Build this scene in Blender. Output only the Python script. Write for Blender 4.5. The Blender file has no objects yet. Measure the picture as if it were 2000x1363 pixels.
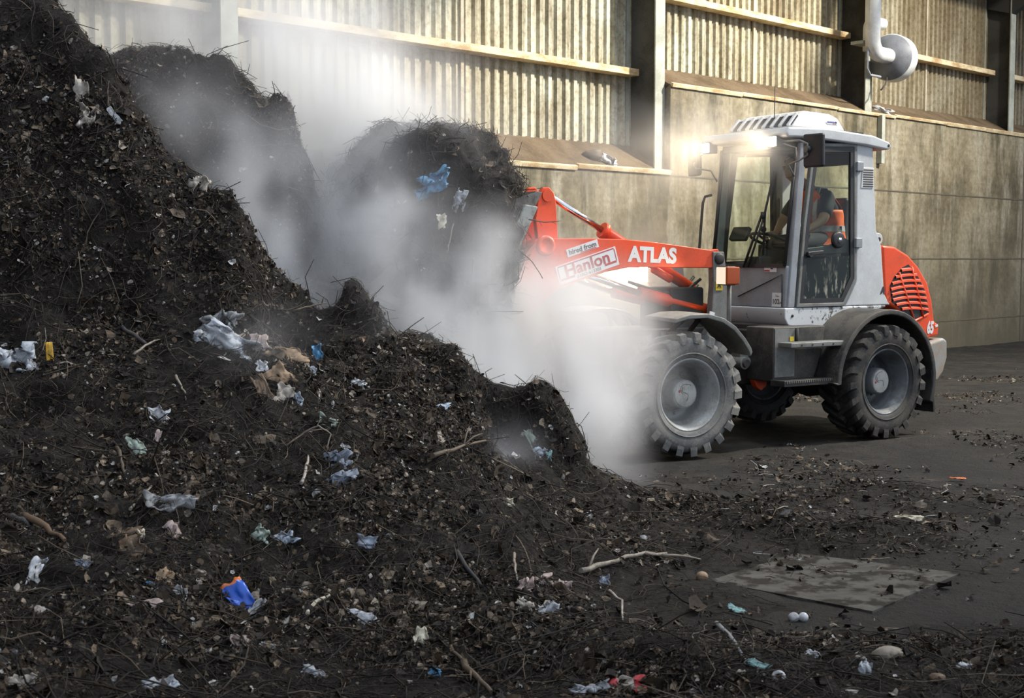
import bpy, bmesh, math, random
import numpy as np
from mathutils import Vector, Matrix, Euler

S = bpy.context.scene
COL = S.collection
R = math.radians
rng = np.random.default_rng(7)
random.seed(7)

# ---------------------------------------------------------------- camera
FPX, CAMH = 2600.0, 1.63
PITCH = math.atan(176.5 / FPX)
cam_d = bpy.data.cameras.new('camera')
cam_d.sensor_width = 36.0
cam_d.lens = FPX / 2000 * 36.0
cam_d.clip_end = 200
cam_d.dof.use_dof = True
cam_d.dof.focus_distance = 10.9
cam_d.dof.aperture_fstop = 8.0
cam = bpy.data.objects.new('camera', cam_d)
COL.objects.link(cam)
cam.location = (0, 0, CAMH)
cam.rotation_euler = (R(90) - PITCH, 0, 0)
S.camera = cam

# ---------------------------------------------------------------- colour management and sampling
S.view_settings.view_transform = 'Standard'
S.view_settings.look = 'None'
S.view_settings.gamma = 1.0
S.view_settings.exposure = 0.0
S.cycles.use_denoising = True
S.cycles.max_bounces = 7
S.cycles.diffuse_bounces = 3
S.cycles.glossy_bounces = 3
S.cycles.transmission_bounces = 6
S.cycles.transparent_max_bounces = 12
S.cycles.volume_bounces = 5
S.cycles.volume_max_steps = 256
S.cycles.sample_clamp_indirect = 4.0
S.cycles.caustics_reflective = False
S.cycles.caustics_refractive = False

# ---------------------------------------------------------------- world: a dim shed, daylight from the open front on the right
world = bpy.data.worlds.new('shed_daylight')
S.world = world
world.use_nodes = True
nt = world.node_tree
nt.nodes.clear()
wo = nt.nodes.new('ShaderNodeOutputWorld')
bg = nt.nodes.new('ShaderNodeBackground')
tc = nt.nodes.new('ShaderNodeTexCoord')
dot = nt.nodes.new('ShaderNodeVectorMath'); dot.operation = 'DOT_PRODUCT'
DAY = Vector((0.66, -0.42, 0.66)).normalized()
dot.inputs[1].default_value = DAY
mr = nt.nodes.new('ShaderNodeMapRange'); mr.interpolation_type = 'SMOOTHSTEP'
mr.inputs['From Min'].default_value = -0.05
mr.inputs['From Max'].default_value = 0.95
mx = nt.nodes.new('ShaderNodeMix'); mx.data_type = 'RGBA'
mx.inputs[6].default_value = (0.022, 0.025, 0.030, 1)
mx.inputs[7].default_value = (1.15, 1.28, 1.50, 1)
nt.links.new(tc.outputs['Generated'], dot.inputs[0])
nt.links.new(dot.outputs['Value'], mr.inputs['Value'])
nt.links.new(mr.outputs['Result'], mx.inputs[0])
nt.links.new(mx.outputs[2], bg.inputs['Color'])
bg.inputs['Strength'].default_value = 0.74
nt.links.new(bg.outputs[0], wo.inputs['Surface'])

def area_light(name, loc, target, size, power, col, spread=180):
    l = bpy.data.lights.new(name, 'AREA')
    l.shape = 'RECTANGLE'; l.size, l.size_y = size
    l.energy = power; l.color = col; l.spread = R(spread)
    o = bpy.data.objects.new(name, l); COL.objects.link(o)
    o.location = loc
    o.rotation_euler = (Vector(target) - Vector(loc)).to_track_quat('-Z', 'Y').to_euler()
    return o
# daylight through the roof lights over the back wall, and through the open side of the shed
area_light('rooflight', (14.5, 15.2, 12.5), (3.0, 18.5, 4.6), (0.9, 0.9), 1950, (1.0, 0.93, 0.80), 100)
area_light('rooflight', (3.0, 9.0, 13.5), (-0.6, 11.5, 1.5), (4, 3), 220, (0.90, 0.95, 1.0), 90)

# ---------------------------------------------------------------- helpers
def link(o, parent=None):
    COL.objects.link(o)
    if parent is not None: o.parent = parent
    return o
def tag(o, label=None, cat=None, group=None, kind=None):
    if label: o['label'] = label
    if cat: o['category'] = cat
    if group: o['group'] = group
    if kind: o['kind'] = kind
    return o
def empty(name, loc=(0, 0, 0), rz=0, parent=None):
    o = bpy.data.objects.new(name, None); link(o, parent)
    o.location = loc; o.rotation_euler = (0, 0, rz); o.empty_display_size = 0.2
    return o

class MB:
    """collects vertices and faces of one mesh"""
    def __init__(s): s.v = []; s.f = []; s.m = []; s.sm = []
    def add(s, vs, fs, mi=0, smooth=False):
        k = len(s.v); s.v += [tuple(p) for p in vs]
        for f in fs: s.f.append(tuple(i + k for i in f)); s.m.append(mi); s.sm.append(smooth)
        return s
    def box(s, c, d, rot=None, mi=0):
        vs = [Vector((x * d[0] / 2, y * d[1] / 2, z * d[2] / 2)) for x in (-1, 1) for y in (-1, 1) for z in (-1, 1)]
        if rot is not None:
            m = rot if isinstance(rot, Matrix) else Euler(rot).to_matrix()
            vs = [m @ p for p in vs]
        vs = [p + Vector(c) for p in vs]
        return s.add(vs, [(0, 1, 3, 2), (4, 6, 7, 5), (0, 4, 5, 1), (2, 3, 7, 6), (0, 2, 6, 4), (1, 5, 7, 3)], mi)
    def prism(s, pts, a, b, axis='y', mi=0, smooth=False):
        """polygon in the plane across axis, extruded from a to b; a and b may be per-point lists"""
        n = len(pts)
        A = a if hasattr(a, '__len__') else [a] * n
        B = b if hasattr(b, '__len__') else [b] * n
        def P(p, t):
            return (p[0], t, p[1]) if axis == 'y' else (t, p[0], p[1]) if axis == 'x' else (p[0], p[1], t)
        vs = [P(p, t) for p, t in zip(pts, A)] + [P(p, t) for p, t in zip(pts, B)]
        fs = [tuple(range(n)), tuple(range(2 * n - 1, n - 1, -1))]
        fs += [(i, i + n, (i + 1) % n + n, (i + 1) % n) for i in range(n)]
        k = len(s.f); s.add(vs, fs, mi)
        return s
    def ring_prism(s, outer, inner, a, b, axis='y', mi=0):
        """frame between two outlines with the same number of points"""
        n = len(outer)
        def P(p, t):
            return (p[0], t, p[1]) if axis == 'y' else (t, p[0], p[1]) if axis == 'x' else (p[0], p[1], t)
        vs = [P(p, a) for p in outer] + [P(p, a) for p in inner] + [P(p, b) for p in outer] + [P(p, b) for p in inner]
        fs = []
        for i in range(n):
            j = (i + 1) % n
            fs += [(i, j, n + j, n + i), (2 * n + i, 3 * n + i, 3 * n + j, 2 * n + j), (i, 2 * n + i, 2 * n + j, j), (n + i, n + j, 3 * n + j, 3 * n + i)]
        return s.add(vs, fs, mi)
    def tube(s, path, r, seg=10, mi=0, cap=True, smooth=True):
        path = [Vector(p) for p in path]; n = len(path)
        rr = r if hasattr(r, '__len__') else [r] * n
        up = None; vs = []; fs = []
        for i in range(n):
            t = (path[min(i + 1, n - 1)] - path[max(i - 1, 0)])
            t = t.normalized() if t.length > 1e-9 else Vector((0, 0, 1))
            if up is None:
                up = Vector((0, 0, 1)) if abs(t.z) < 0.9 else Vector((1, 0, 0))
            x = up.cross(t); x = x.normalized() if x.length > 1e-6 else Vector((1, 0, 0)).cross(t).normalized()
            up = t.cross(x)
            for k in range(seg):
                a = 2 * math.pi * k / seg
                vs.append(path[i] + (x * math.cos(a) + up * math.sin(a)) * rr[i])
        for i in range(n - 1):
            for k in range(seg):
                q = (k + 1) % seg
                fs.append((i * seg + k, i * seg + q, (i + 1) * seg + q, (i + 1) * seg + k))
        s.add(vs, fs, mi, smooth)
        if cap:
            s.add(vs[:seg], [tuple(range(seg - 1, -1, -1))], mi); s.add(vs[-seg:], [tuple(range(seg))], mi)
        return s
    def lathe(s, prof, c, axis='y', seg=48, mi=0, smooth=True, closed=False):
        """profile of (radius, along) turned round an axis through c"""
        vs = []; fs = []; n = len(prof)
        for k in range(seg):
            a = 2 * math.pi * k / seg; ca, sa = math.cos(a), math.sin(a)
            for r_, h in prof:
                p = (r_ * ca, h, r_ * sa) if axis == 'y' else (h, r_ * ca, r_ * sa) if axis == 'x' else (r_ * ca, r_ * sa, h)
                vs.append((p[0] + c[0], p[1] + c[1], p[2] + c[2]))
        for k in range(seg):
            q = (k + 1) % seg
            for i in range(n if closed else n - 1):
                j = (i + 1) % n
                fs.append((k * n + i, q * n + i, q * n + j, k * n + j))
        return s.add(vs, fs, mi, smooth)
    def build(s, name, mats, parent=None, loc=None, rz=0, bevel=0, seg=2, flip=False, recalc=True):
        me = bpy.data.meshes.new(name)
        me.from_pydata(s.v, [], s.f)
        mats = mats if isinstance(mats, (list, tuple)) else [mats]
        for m_ in mats: me.materials.append(m_)
        me.polygons.foreach_set('material_index', s.m)
        me.polygons.foreach_set('use_smooth', s.sm)
        if recalc:
            bm = bmesh.new(); bm.from_mesh(me)
            bmesh.ops.remove_doubles(bm, verts=bm.verts, dist=1e-5)
            bmesh.ops.recalc_face_normals(bm, faces=bm.faces)
            bm.to_mesh(me); bm.free()
        me.update()
        o = bpy.data.objects.new(name, me); link(o, parent)
        if loc is not None: o.location = loc
        if rz: o.rotation_euler = (0, 0, rz)
        if bevel:
            b = o.modifiers.new('bevel', 'BEVEL'); b.width = bevel; b.segments = seg; b.limit_method = 'ANGLE'; b.angle_limit = R(35)
            b.harden_normals = False
            for p in me.polygons: p.use_smooth = True
            w = o.modifiers.new('wn', 'WEIGHTED_NORMAL'); w.keep_sharp = True
        return o

def raw_mesh(name, verts, quads, mats, parent=None, midx=None, smooth=False, tris=None):
    """fast mesh from numpy arrays"""
    me = bpy.data.meshes.new(name)
    verts = np.asarray(verts, np.float32)
    me.vertices.add(len(verts)); me.vertices.foreach_set('co', verts.ravel())
    q = np.asarray(quads, np.int32); n, k = q.shape
    me.loops.add(n * k); me.loops.foreach_set('vertex_index', q.ravel())
    me.polygons.add(n)
    me.polygons.foreach_set('loop_start', np.arange(0, n * k, k, dtype=np.int32))
    if midx is not None: me.polygons.foreach_set('material_index', np.asarray(midx, np.int32))
    me.polygons.foreach_set('use_smooth', np.full(n, smooth))
    for m_ in mats: me.materials.append(m_)
    me.update(calc_edges=True); me.validate()
    o = bpy.data.objects.new(name, me); link(o, parent)
    return o

# pixel of the 2000 x 1363 frame -> ray
CP, SP = math.cos(PITCH), math.sin(PITCH)
def ray(px, py):
    dx = (px - 1000) / FPX; dy = -(py - 681.5) / FPX
    return Vector((dx, CP + dy * SP, -SP + dy * CP))
def at(px, py, Y):
    r_ = ray(px, py); return Vector((0, 0, CAMH)) + r_ * (Y / r_.y)

# ---------------------------------------------------------------- numpy noise
def _hash(ix, iy, iz, seed):
    h = (ix.astype(np.int64) * 374761393 + iy.astype(np.int64) * 668265263 + iz.astype(np.int64) * 2147483647 + seed * 1274126177) & 0xFFFFFFFF
    h = ((h ^ (h >> 13)) * 1274126177) & 0xFFFFFFFF
    h = (h ^ (h >> 16)) & 0xFFFFFFFF
    return h / 4294967295.0
def vnoise(p, seed=0):
    p = np.asarray(p, float); i = np.floor(p).astype(np.int64); f = p - i
    f = f * f * f * (f * (f * 6 - 15) + 10)
    out = 0
    for a in (0, 1):
        for b in (0, 1):
            for c in (0, 1):
                w = (f[:, 0] if a else 1 - f[:, 0]) * (f[:, 1] if b else 1 - f[:, 1]) * (f[:, 2] if c else 1 - f[:, 2])
                out = out + w * _hash(i[:, 0] + a, i[:, 1] + b, i[:, 2] + c, seed)
    return out * 2 - 1
def fbm(p, octs=4, seed=0, gain=0.5):
    p = np.asarray(p, float); s_ = 0; a = 1; t = 0
    for k in range(octs):
        s_ = s_ + a * vnoise(p * 2.03 ** k + 17.3 * k, seed + k); t += a; a *= gain
    return s_ / t

# ---------------------------------------------------------------- materials
def nodes(m_):
    m_.use_nodes = True; t = m_.node_tree; t.nodes.clear()
    o = t.nodes.new('ShaderNodeOutputMaterial'); return t, o
def N(t, kind, **kw):
    n = t.nodes.new(kind)
    for k, v in kw.items():
        if hasattr(n, k): setattr(n, k, v)
    return n
def noise(t, scale, detail=4, rough=0.55, vec=None, stretch=None, coord='Object'):
    c = N(t, 'ShaderNodeTexCoord'); mp = N(t, 'ShaderNodeMapping')
    if stretch: mp.inputs['Scale'].default_value = stretch
    if coord == 'World':
        g = N(t, 'ShaderNodeNewGeometry'); t.links.new(g.outputs['Position'], mp.inputs['Vector'])
    else: t.links.new(c.outputs[coord], mp.inputs['Vector'])
    n = N(t, 'ShaderNodeTexNoise'); n.inputs['Scale'].default_value = scale; n.inputs['Detail'].default_value = detail; n.inputs['Roughness'].default_value = rough
    t.links.new(mp.outputs[0], n.inputs['Vector'])
    return n.outputs['Fac']
def ramp(t, src, stops):
    r_ = N(t, 'ShaderNodeValToRGB'); e = r_.color_ramp.elements
    while len(e) < len(stops): e.new(0.5)
    for k, (p, c) in enumerate(stops):
        e[k].position = p; e[k].color = (*c, 1) if len(c) == 3 else c
    t.links.new(src, r_.inputs[0]); return r_.outputs[0]
def mixc(t, fac, a, b, mode='MIX'):
    m_ = N(t, 'ShaderNodeMix'); m_.data_type = 'RGBA'; m_.blend_type = mode
    for k, v in ((0, fac), (6, a), (7, b)):
        if isinstance(v, (int, float)): m_.inputs[k].default_value = v
        elif isinstance(v, tuple): m_.inputs[k].default_value = (*v, 1) if len(v) == 3 else v
        else: t.links.new(v, m_.inputs[k])
    return m_.outputs[2]
def mathn(t, op, a, b=0.0, clamp=False):
    m_ = N(t, 'ShaderNodeMath'); m_.operation = op; m_.use_clamp = clamp
    for k, v in ((0, a), (1, b)):
        if isinstance(v, (int, float)): m_.inputs[k].default_value = v
        else: t.links.new(v, m_.inputs[k])
    return m_.outputs[0]
def bumpn(t, h, strength=0.3, dist=0.01):
    b = N(t, 'ShaderNodeBump'); b.inputs['Strength'].default_value = strength; b.inputs['Distance'].default_value = dist
    t.links.new(h, b.inputs['Height']); return b.outputs[0]
def principled(t, o, col, rough=0.6, metal=0.0, normal=None, spec=0.5, **kw):
    b = N(t, 'ShaderNodeBsdfPrincipled')
    if isinstance(col, tuple): b.inputs['Base Color'].default_value = (*col, 1)
    else: t.links.new(col, b.inputs['Base Color'])
    if isinstance(rough, (int, float)): b.inputs['Roughness'].default_value = rough
    else: t.links.new(rough, b.inputs['Roughness'])
    b.inputs['Metallic'].default_value = metal
    b.inputs['Specular IOR Level'].default_value = spec
    if normal is not None: t.links.new(normal, b.inputs['Normal'])
    for k, v in kw.items(): b.inputs[k.replace('_', ' ')].default_value = v
    t.links.new(b.outputs[0], o.inputs['Surface']); return b
MATS = {}
def paint(name, col, rough=0.45, metal=0.0, dirt=(0.06, 0.05, 0.04), amount=0.35, scale=5.0, spec=0.5, bump=0.0, stretch=None, fine=60):
    """paint or bare material with blotches of dirt"""
    if name in MATS: return MATS[name]
    m_ = bpy.data.materials.new(name); t, o = nodes(m_)
    f1 = noise(t, scale, 6, 0.62, stretch=stretch, coord='World')
    f2 = noise(t, fine, 3, 0.6, coord='World')
    f = mathn(t, 'ADD', f1, mathn(t, 'MULTIPLY', f2, 0.35))
    r_ = N(t, 'ShaderNodeMapRange'); r_.inputs['From Min'].default_value = 0.60; r_.inputs['From Max'].default_value = 0.80
    r_.inputs['To Max'].default_value = amount
    t.links.new(f, r_.inputs['Value'])
    c = mixc(t, r_.outputs[0], tuple(col), tuple(dirt))
    rr = mathn(t, 'ADD', rough, mathn(t, 'MULTIPLY', r_.outputs[0], 0.4), True)
    nrm = bumpn(t, f2, bump, 0.004) if bump else None
    principled(t, o, c, rr, metal, nrm, spec)
    MATS[name] = m_; return m_
def emis(name, col, strength):
    if name in MATS: return MATS[name]
    m_ = bpy.data.materials.new(name); t, o = nodes(m_)
    e = N(t, 'ShaderNodeEmission'); e.inputs[0].default_value = (*col, 1); e.inputs[1].default_value = strength
    t.links.new(e.outputs[0], o.inputs['Surface']); MATS[name] = m_; return m_
def glass(name, tint, gloss=0.9, dirt=0.06):
    m_ = bpy.data.materials.new(name); t, o = nodes(m_)
    tr = N(t, 'ShaderNodeBsdfTransparent'); tr.inputs[0].default_value = (*tint, 1)
    gl = N(t, 'ShaderNodeBsdfGlossy'); gl.inputs['Roughness'].default_value = 0.03
    fr = N(t, 'ShaderNodeFresnel'); fr.inputs[0].default_value = 1.5
    m1 = N(t, 'ShaderNodeMixShader'); gb = N(t, 'ShaderNodeNewGeometry')
    t.links.new(mathn(t, 'MULTIPLY', mathn(t, 'MULTIPLY', fr.outputs[0], gloss), mathn(t, 'SUBTRACT', 1.0, gb.outputs['Backfacing'])), m1.inputs[0])
    t.links.new(tr.outputs[0], m1.inputs[1]); t.links.new(gl.outputs[0], m1.inputs[2])
    df = N(t, 'ShaderNodeBsdfDiffuse'); df.inputs[0].default_value = (0.35, 0.33, 0.28, 1)
    n1 = noise(t, 2.2, 3, 0.6, coord='World')
    mr_ = N(t, 'ShaderNodeMapRange'); mr_.inputs['From Min'].default_value = 0.35; mr_.inputs['From Max'].default_value = 0.75; mr_.inputs['To Max'].default_value = dirt * 2
    t.links.new(n1, mr_.inputs['Value'])
    m2 = N(t, 'ShaderNodeMixShader'); t.links.new(mr_.outputs[0], m2.inputs[0])
    t.links.new(m1.outputs[0], m2.inputs[1]); t.links.new(df.outputs[0], m2.inputs[2])
    t.links.new(m2.outputs[0], o.inputs['Surface']); MATS[name] = m_; return m_

# ---------------------------------------------------------------- the shed: local x runs along the back wall, local -y comes out of it
WP, WA = (7.889, 24.218, 0), R(44.48)
def wbuild(mb, name, mats, **kw):
    o = mb.build(name, mats, loc=WP, rz=WA, **kw)
    return tag(o, kind='structure')

def concrete_mat():
    m_ = bpy.data.materials.new('stained_concrete'); t, o = nodes(m_)
    a = noise(t, 0.55, 6, 0.62)
    c = ramp(t, a, [(0.34, (0.12, 0.098, 0.060)), (0.46, (0.25, 0.21, 0.135)), (0.55, (0.36, 0.315, 0.22)), (0.68, (0.19, 0.16, 0.105))])
    st = noise(t, 1.3, 6, 0.7, stretch=(2.2, 1, 0.35))
    c = mixc(t, ramp(t, st, [(0.50, (0, 0, 0)), (0.64, (0.8, 0.8, 0.8))]), c, (0.46, 0.42, 0.33))
    dk = noise(t, 1.1, 5, 0.7, stretch=(1.6, 1, 0.4))
    c = mixc(t, ramp(t, dk, [(0.48, (0, 0, 0)), (0.66, (0.9, 0.9, 0.9))]), c, (0.085, 0.075, 0.047))
    bd = noise(t, 1.0, 2, 0.5, stretch=(0.4, 1, 14))
    c = mixc(t, mathn(t, 'MULTIPLY', bd, 0.35), c, (0.20, 0.17, 0.12), 'MULTIPLY')
    fn = noise(t, 11, 6, 0.75)
    c2 = mixc(t, 1.0, c, ramp(t, fn, [(0.35, (0.62, 0.62, 0.60)), (0.60, (1.05, 1.05, 1.05))]), 'MULTIPLY')
    # darker towards the foot of the wall
    tcn = N(t, 'ShaderNodeTexCoord'); sp = N(t, 'ShaderNodeSeparateXYZ'); t.links.new(tcn.outputs['Object'], sp.inputs[0])
    lo = N(t, 'ShaderNodeMapRange'); lo.inputs['From Min'].default_value = 3.0; lo.inputs['From Max'].default_value = 0.2; lo.inputs['To Max'].default_value = 0.9
    t.links.new(mathn(t, 'ADD', sp.outputs['Z'], mathn(t, 'MULTIPLY', mathn(t, 'SUBTRACT', a, 0.5), 2.5)), lo.inputs['Value'])
    c2 = mixc(t, lo.outputs[0], c2, (0.085, 0.075, 0.052))
    principled(t, o, c2, 0.85, 0, bumpn(t, fn, 0.25, 0.01), 0.25)
    return m_
def cladding_mat():
    m_ = bpy.data.materials.new('dirty_cladding'); t, o = nodes(m_)
    a = noise(t, 0.42, 6, 0.6, stretch=(1.0, 1, 0.6))
    c = ramp(t, a, [(0.32, (0.30, 0.25, 0.15)), (0.47, (0.50, 0.46, 0.34)), (0.58, (0.60, 0.60, 0.50)), (0.72, (0.42, 0.38, 0.27))])
    v = noise(t, 1.0, 5, 0.65, stretch=(9, 1, 0.35))
    c = mixc(t, 1.0, c, ramp(t, v, [(0.30, (0.42, 0.39, 0.30)), (0.60, (1.1, 1.1, 1.1))]), 'MULTIPLY')
    b = noise(t, 0.9, 6, 0.7, stretch=(1.0, 1, 0.5))
    c = mixc(t, ramp(t, b, [(0.50, (0, 0, 0)), (0.68, (0.8, 0.8, 0.8))]), c, (0.17, 0.125, 0.06))
    tcn = N(t, 'ShaderNodeTexCoord'); sp = N(t, 'ShaderNodeSeparateXYZ'); t.links.new(tcn.outputs['Object'], sp.inputs[0])
    rt = N(t, 'ShaderNodeMapRange'); rt.inputs['From Min'].default_value = -6.0; rt.inputs['From Max'].default_value = 3.0; rt.inputs['To Max'].default_value = 0.72
    t.links.new(mathn(t, 'ADD', sp.outputs['X'], mathn(t, 'MULTIPLY', mathn(t, 'SUBTRACT', b, 0.5), 14)), rt.inputs['Value'])
    c = mixc(t, rt.outputs[0], c, (0.19, 0.145, 0.085))
    fn = noise(t, 14, 4, 0.75)
    c = mixc(t, 1.0, c, ramp(t, fn, [(0.32, (0.6, 0.57, 0.5)), (0.55, (1.04, 1.04, 1.04))]), 'MULTIPLY')
    principled(t, o, c, 0.55, 0, None, 0.3)
    return m_
M_CONC = concrete_mat(); M_CLAD = cladding_mat()
M_STEELPAINT = paint('grey_green_steel', (0.42, 0.44, 0.38), 0.55, 0, (0.12, 0.11, 0.08), 0.45, 2.2)
M_WEBSHADE = paint('shaded_web_steel', (0.075, 0.074, 0.066), 0.75, 0, (0.035, 0.032, 0.026), 0.7, 2.0)  # column webs: their shade is put into this dark colour
M_TIMBER = paint('pale_timber', (0.78, 0.66, 0.43), 0.7, 0, (0.36, 0.20, 0.07), 0.75, 2.4, 0.2, stretch=(1, 1, 3))
M_DUST = paint('dusty_ledge', (0.17, 0.125, 0.08), 0.9, 0, (0.08, 0.055, 0.032), 0.8, 1.6, 0.15, 0.4, fine=25)

HI, LO = 4.03, 2.80
# concrete push walls, the tall one on the right of the first column, the low one on the left of it
mb = MB()
mb.prism([(0, 0), (0, HI), (-0.30, HI + 0.16), (-0.30, 0)], -8.0, 16, 'x')   # (q, z) -> swapped below
def wall_prism(profile, s0, s1):
    b = MB(); b.prism([(-q, z) for q, z in profile], s0, s1, 'x'); return b
wbuild(wall_prism([(0, -0.1), (0, HI), (-0.26, HI), (-0.26, -0.1)], -7.98, 16), 'wall_back', M_CONC)
wbuild(wall_prism([(0, -0.1), (0, LO), (-0.26, LO), (-0.26, -0.1)], -28, -7.98), 'wall_back_low', M_CONC)
# sloping tops behind the lip
wbuild(wall_prism([(-0.003, HI + 0.002), (-0.64, HI + 0.345), (-0.64, HI + 0.20), (-0.2, HI - 0.1)], -7.98, 16), 'trim_1', M_DUST)
wbuild(wall_prism([(-0.003, LO + 0.002), (-0.64, LO + 0.43), (-0.64, LO + 0.2), (-0.2, LO - 0.1)], -28, -7.98), 'trim_2', M_DUST)
# timber lips, slightly uneven pieces
def lip(s0, s1, z, name):
    b = MB(); x = s0
    while x < s1:
        L = random.uniform(1.2, 2.6); e = min(x + L, s1)
        dz = random.uniform(-0.012, 0.012)
        b.box(((x + e) / 2, -0.012, z + 0.012 + dz), (e - x - 0.01, 0.055, random.uniform(0.045, 0.065)), rot=(0.35, 0, 0))
        x = e
    return wbuild(b, name, M_TIMBER, bevel=0.006)
lip(-7.98, 16, HI, 'trim_3'); lip(-28, -7.99, LO, 'trim_4')
# joints of the cast panels
b = MB()
for z in (2.78, 1.63, 0.5):
    b.box((4.0, -0.001, z), (24, 0.012, 0.022))
for s in (3.05, 8.5):
    b.box((s, -0.001, 2.0), (0.03, 0.012, 4.0))
wbuild(b, 'trim_5', paint('joint', (0.10, 0.085, 0.06), 0.9))
wbuild(MB().box((-2.45, -0.05, 3.62), (0.10, 0.09, 0.80)), 'trim_6', M_STEELPAINT)

# trapezoidal sheets
b = MB(); per, dep = 0.165, 0.040
vs = []; xs = -28.0
prof = []
while xs < 16:
    prof += [(xs, 0), (xs + 0.058, 0), (xs + 0.078, dep), (xs + 0.145, dep)]
    xs += per
for (x, d) in prof:
    vs += [(x, 0.66 - d, 2.6), (x, 0.66 - d, 9.0)]
fs = [(2 * i, 2 * i + 2, 2 * i + 3, 2 * i + 1) for i in range(len(prof) - 1)]
b.add(vs, fs)
wbuild(b, 'wall_cladding', M_CLAD, recalc=False)
# lap strips of the sheets
for s in (-11.34, -5.19, 0.21, 5.6):
    wbuild(MB().box((s, 0.602, 5.8), (0.05, 0.03, 6.4)), 'cladding_trim', paint('lap_strip', (0.55, 0.49, 0.37), 0.7, 0, (0.2, 0.15, 0.08), 0.6, 3))
# columns: I-sections
for s in (-15.0, -8.09, -2.62, 2.66, 8.0):
    b = MB()
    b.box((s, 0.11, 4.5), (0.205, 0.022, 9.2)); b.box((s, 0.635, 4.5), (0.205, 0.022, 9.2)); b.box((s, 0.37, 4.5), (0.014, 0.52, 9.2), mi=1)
    wbuild(b, 'steel_column', [M_STEELPAINT, M_WEBSHADE])
# timber rails between the columns
for s0, s1, z in ((-15.1, -8.16, 4.22), (-8.0, -2.68, 5.36), (-2.54, 2.6, 5.25), (2.74, 8, 5.25), (-22, -15.1, 4.22), (-15.1, -8.16, 6.1), (-8.0, -2.68, 7.2)):
    wbuild(MB().box(((s0 + s1) / 2, 0.52, z), (s1 - s0, 0.21, 0.095)), 'purlin', M_TIMBER, bevel=0.008)
# eave strip of the roof and the haunched rafter on the third column
wbuild(wall_prism([(-0.8, 6.95), (0.9, 7.25), (0.9, 7.37), (-0.8, 7.07)], -28, 16), 'ceiling', paint('roof_sheet', (0.10, 0.095, 0.085), 0.8))
for s in (-8.09, -2.62, 2.66, 8.0):
    wbuild(MB().prism([(-q, z) for q, z in ((-0.6, 6.5), (-0.1, 6.35), (1.4, 7.15), (4.6, 7.75), (4.6, 8.0), (-0.6, 7.0))], s - 0.09, s + 0.09, 'x'), 'rafter', paint('dark_steel', (0.05, 0.05, 0.048), 0.7))

# ---------------------------------------------------------------- floor
def floor_mat():
    m_ = bpy.data.materials.new('mucky_floor'); t, o = nodes(m_)
    a = noise(t, 0.8, 7, 0.62, stretch=(1, 1.3, 1)); f2 = noise(t, 5, 8, 0.74); f3 = noise(t, 55, 4, 0.7)
    c = ramp(t, a, [(0.34, (0.011, 0.009, 0.007)), (0.50, (0.024, 0.020, 0.016)), (0.66, (0.045, 0.037, 0.029))])
    c = mixc(t, 1.0, c, ramp(t, f2, [(0.38, (0.16, 0.15, 0.14)), (0.60, (1.15, 1.15, 1.15))]), 'MULTIPLY')
    c = mixc(t, ramp(t, f3, [(0.62, (0, 0, 0)), (0.75, (0.5, 0.5, 0.5))]), c, (0.17, 0.14, 0.10))
    rg = ramp(t, f2, [(0.3, (0.45, 0.45, 0.45)), (0.6, (0.85, 0.85, 0.85))])
    h = mathn(t, 'ADD', f2, mathn(t, 'MULTIPLY', f3, 0.3))
    principled(t, o, c, rg, 0, bumpn(t, h, 1.0, 0.05), 0.4)
    return m_
gx = np.arange(-10, 22.01, 0.13); gy = np.arange(2.0, 37.0, 0.13)
GX, GY = np.meshgrid(gx, gy); P = np.stack([GX.ravel(), GY.ravel(), np.zeros(GX.size)], 1)
fz = 0.018 * fbm(P * 1.1, 4, 3) + 0.012 * fbm(P * 4.0, 3, 9) - 0.008
P[:, 2] = fz
ny, nx = GX.shape
idx = np.arange(nx * ny).reshape(ny, nx)
Q = np.stack([idx[:-1, :-1], idx[:-1, 1:], idx[1:, 1:], idx[1:, :-1]], -1).reshape(-1, 4)
fl = raw_mesh('floor', P, Q, [floor_mat()], smooth=True); tag(fl, kind='structure')

# ---------------------------------------------------------------- ventilation duct on the second column
M_PVC = paint('white_pipe', (0.80, 0.82, 0.82), 0.35, 0, (0.35, 0.33, 0.28), 0.35, 4)
M_DARK = paint('dark_metal', (0.03, 0.03, 0.03), 0.5)
dv = empty('ventilation_duct', WP, WA)
tag(dv, 'white bent ventilation pipe with a round fan drum high on the second column', 'duct')
def arc(c, r_, a0, a1, e1, e2, n=8):
    return [Vector(c) + Vector(e1) * r_ * math.cos(R(a0 + (a1 - a0) * i / n)) + Vector(e2) * r_ * math.sin(R(a0 + (a1 - a0) * i / n)) for i in range(n + 1)]
path = [(-3.03, -0.20, 8.8), (-3.03, -0.20, 5.30)] + arc((-2.80, -0.20, 5.20), 0.23, 180, 270, (1, 0, 0), (0, 0, 1)) + [(-2.50, -0.20, 4.97)]
MB().tube(path, 0.125, 20).build('pipe', M_PVC, dv)
path = [(-2.78, 0.02, 5.05), (-2.78, 0.02, 5.36)] + arc((-2.64, 0.02, 5.40), 0.14, 180, 90, (1, 0, 0), (0, 0, 1)) + [(-2.34, 0.02, 5.54)]
MB().tube(path, 0.095, 18).build('branch_pipe', M_PVC, dv)
b = MB(); b.lathe([(0.0, -0.14), (0.36, -0.14), (0.385, -0.12), (0.385, 0.12), (0.36, 0.14), (0, 0.14)], (0, 0, 0), 'y', 44)
o = b.build('fan_drum', [M_PVC], dv, loc=(-2.38, -0.20, 4.95)); o.rotation_euler = (0.0, 0, R(-80))
b = MB(); b.lathe([(0.0, -0.155), (0.372, -0.155), (0.372, -0.1)], (0, 0, 0), 'y', 44)
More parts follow.
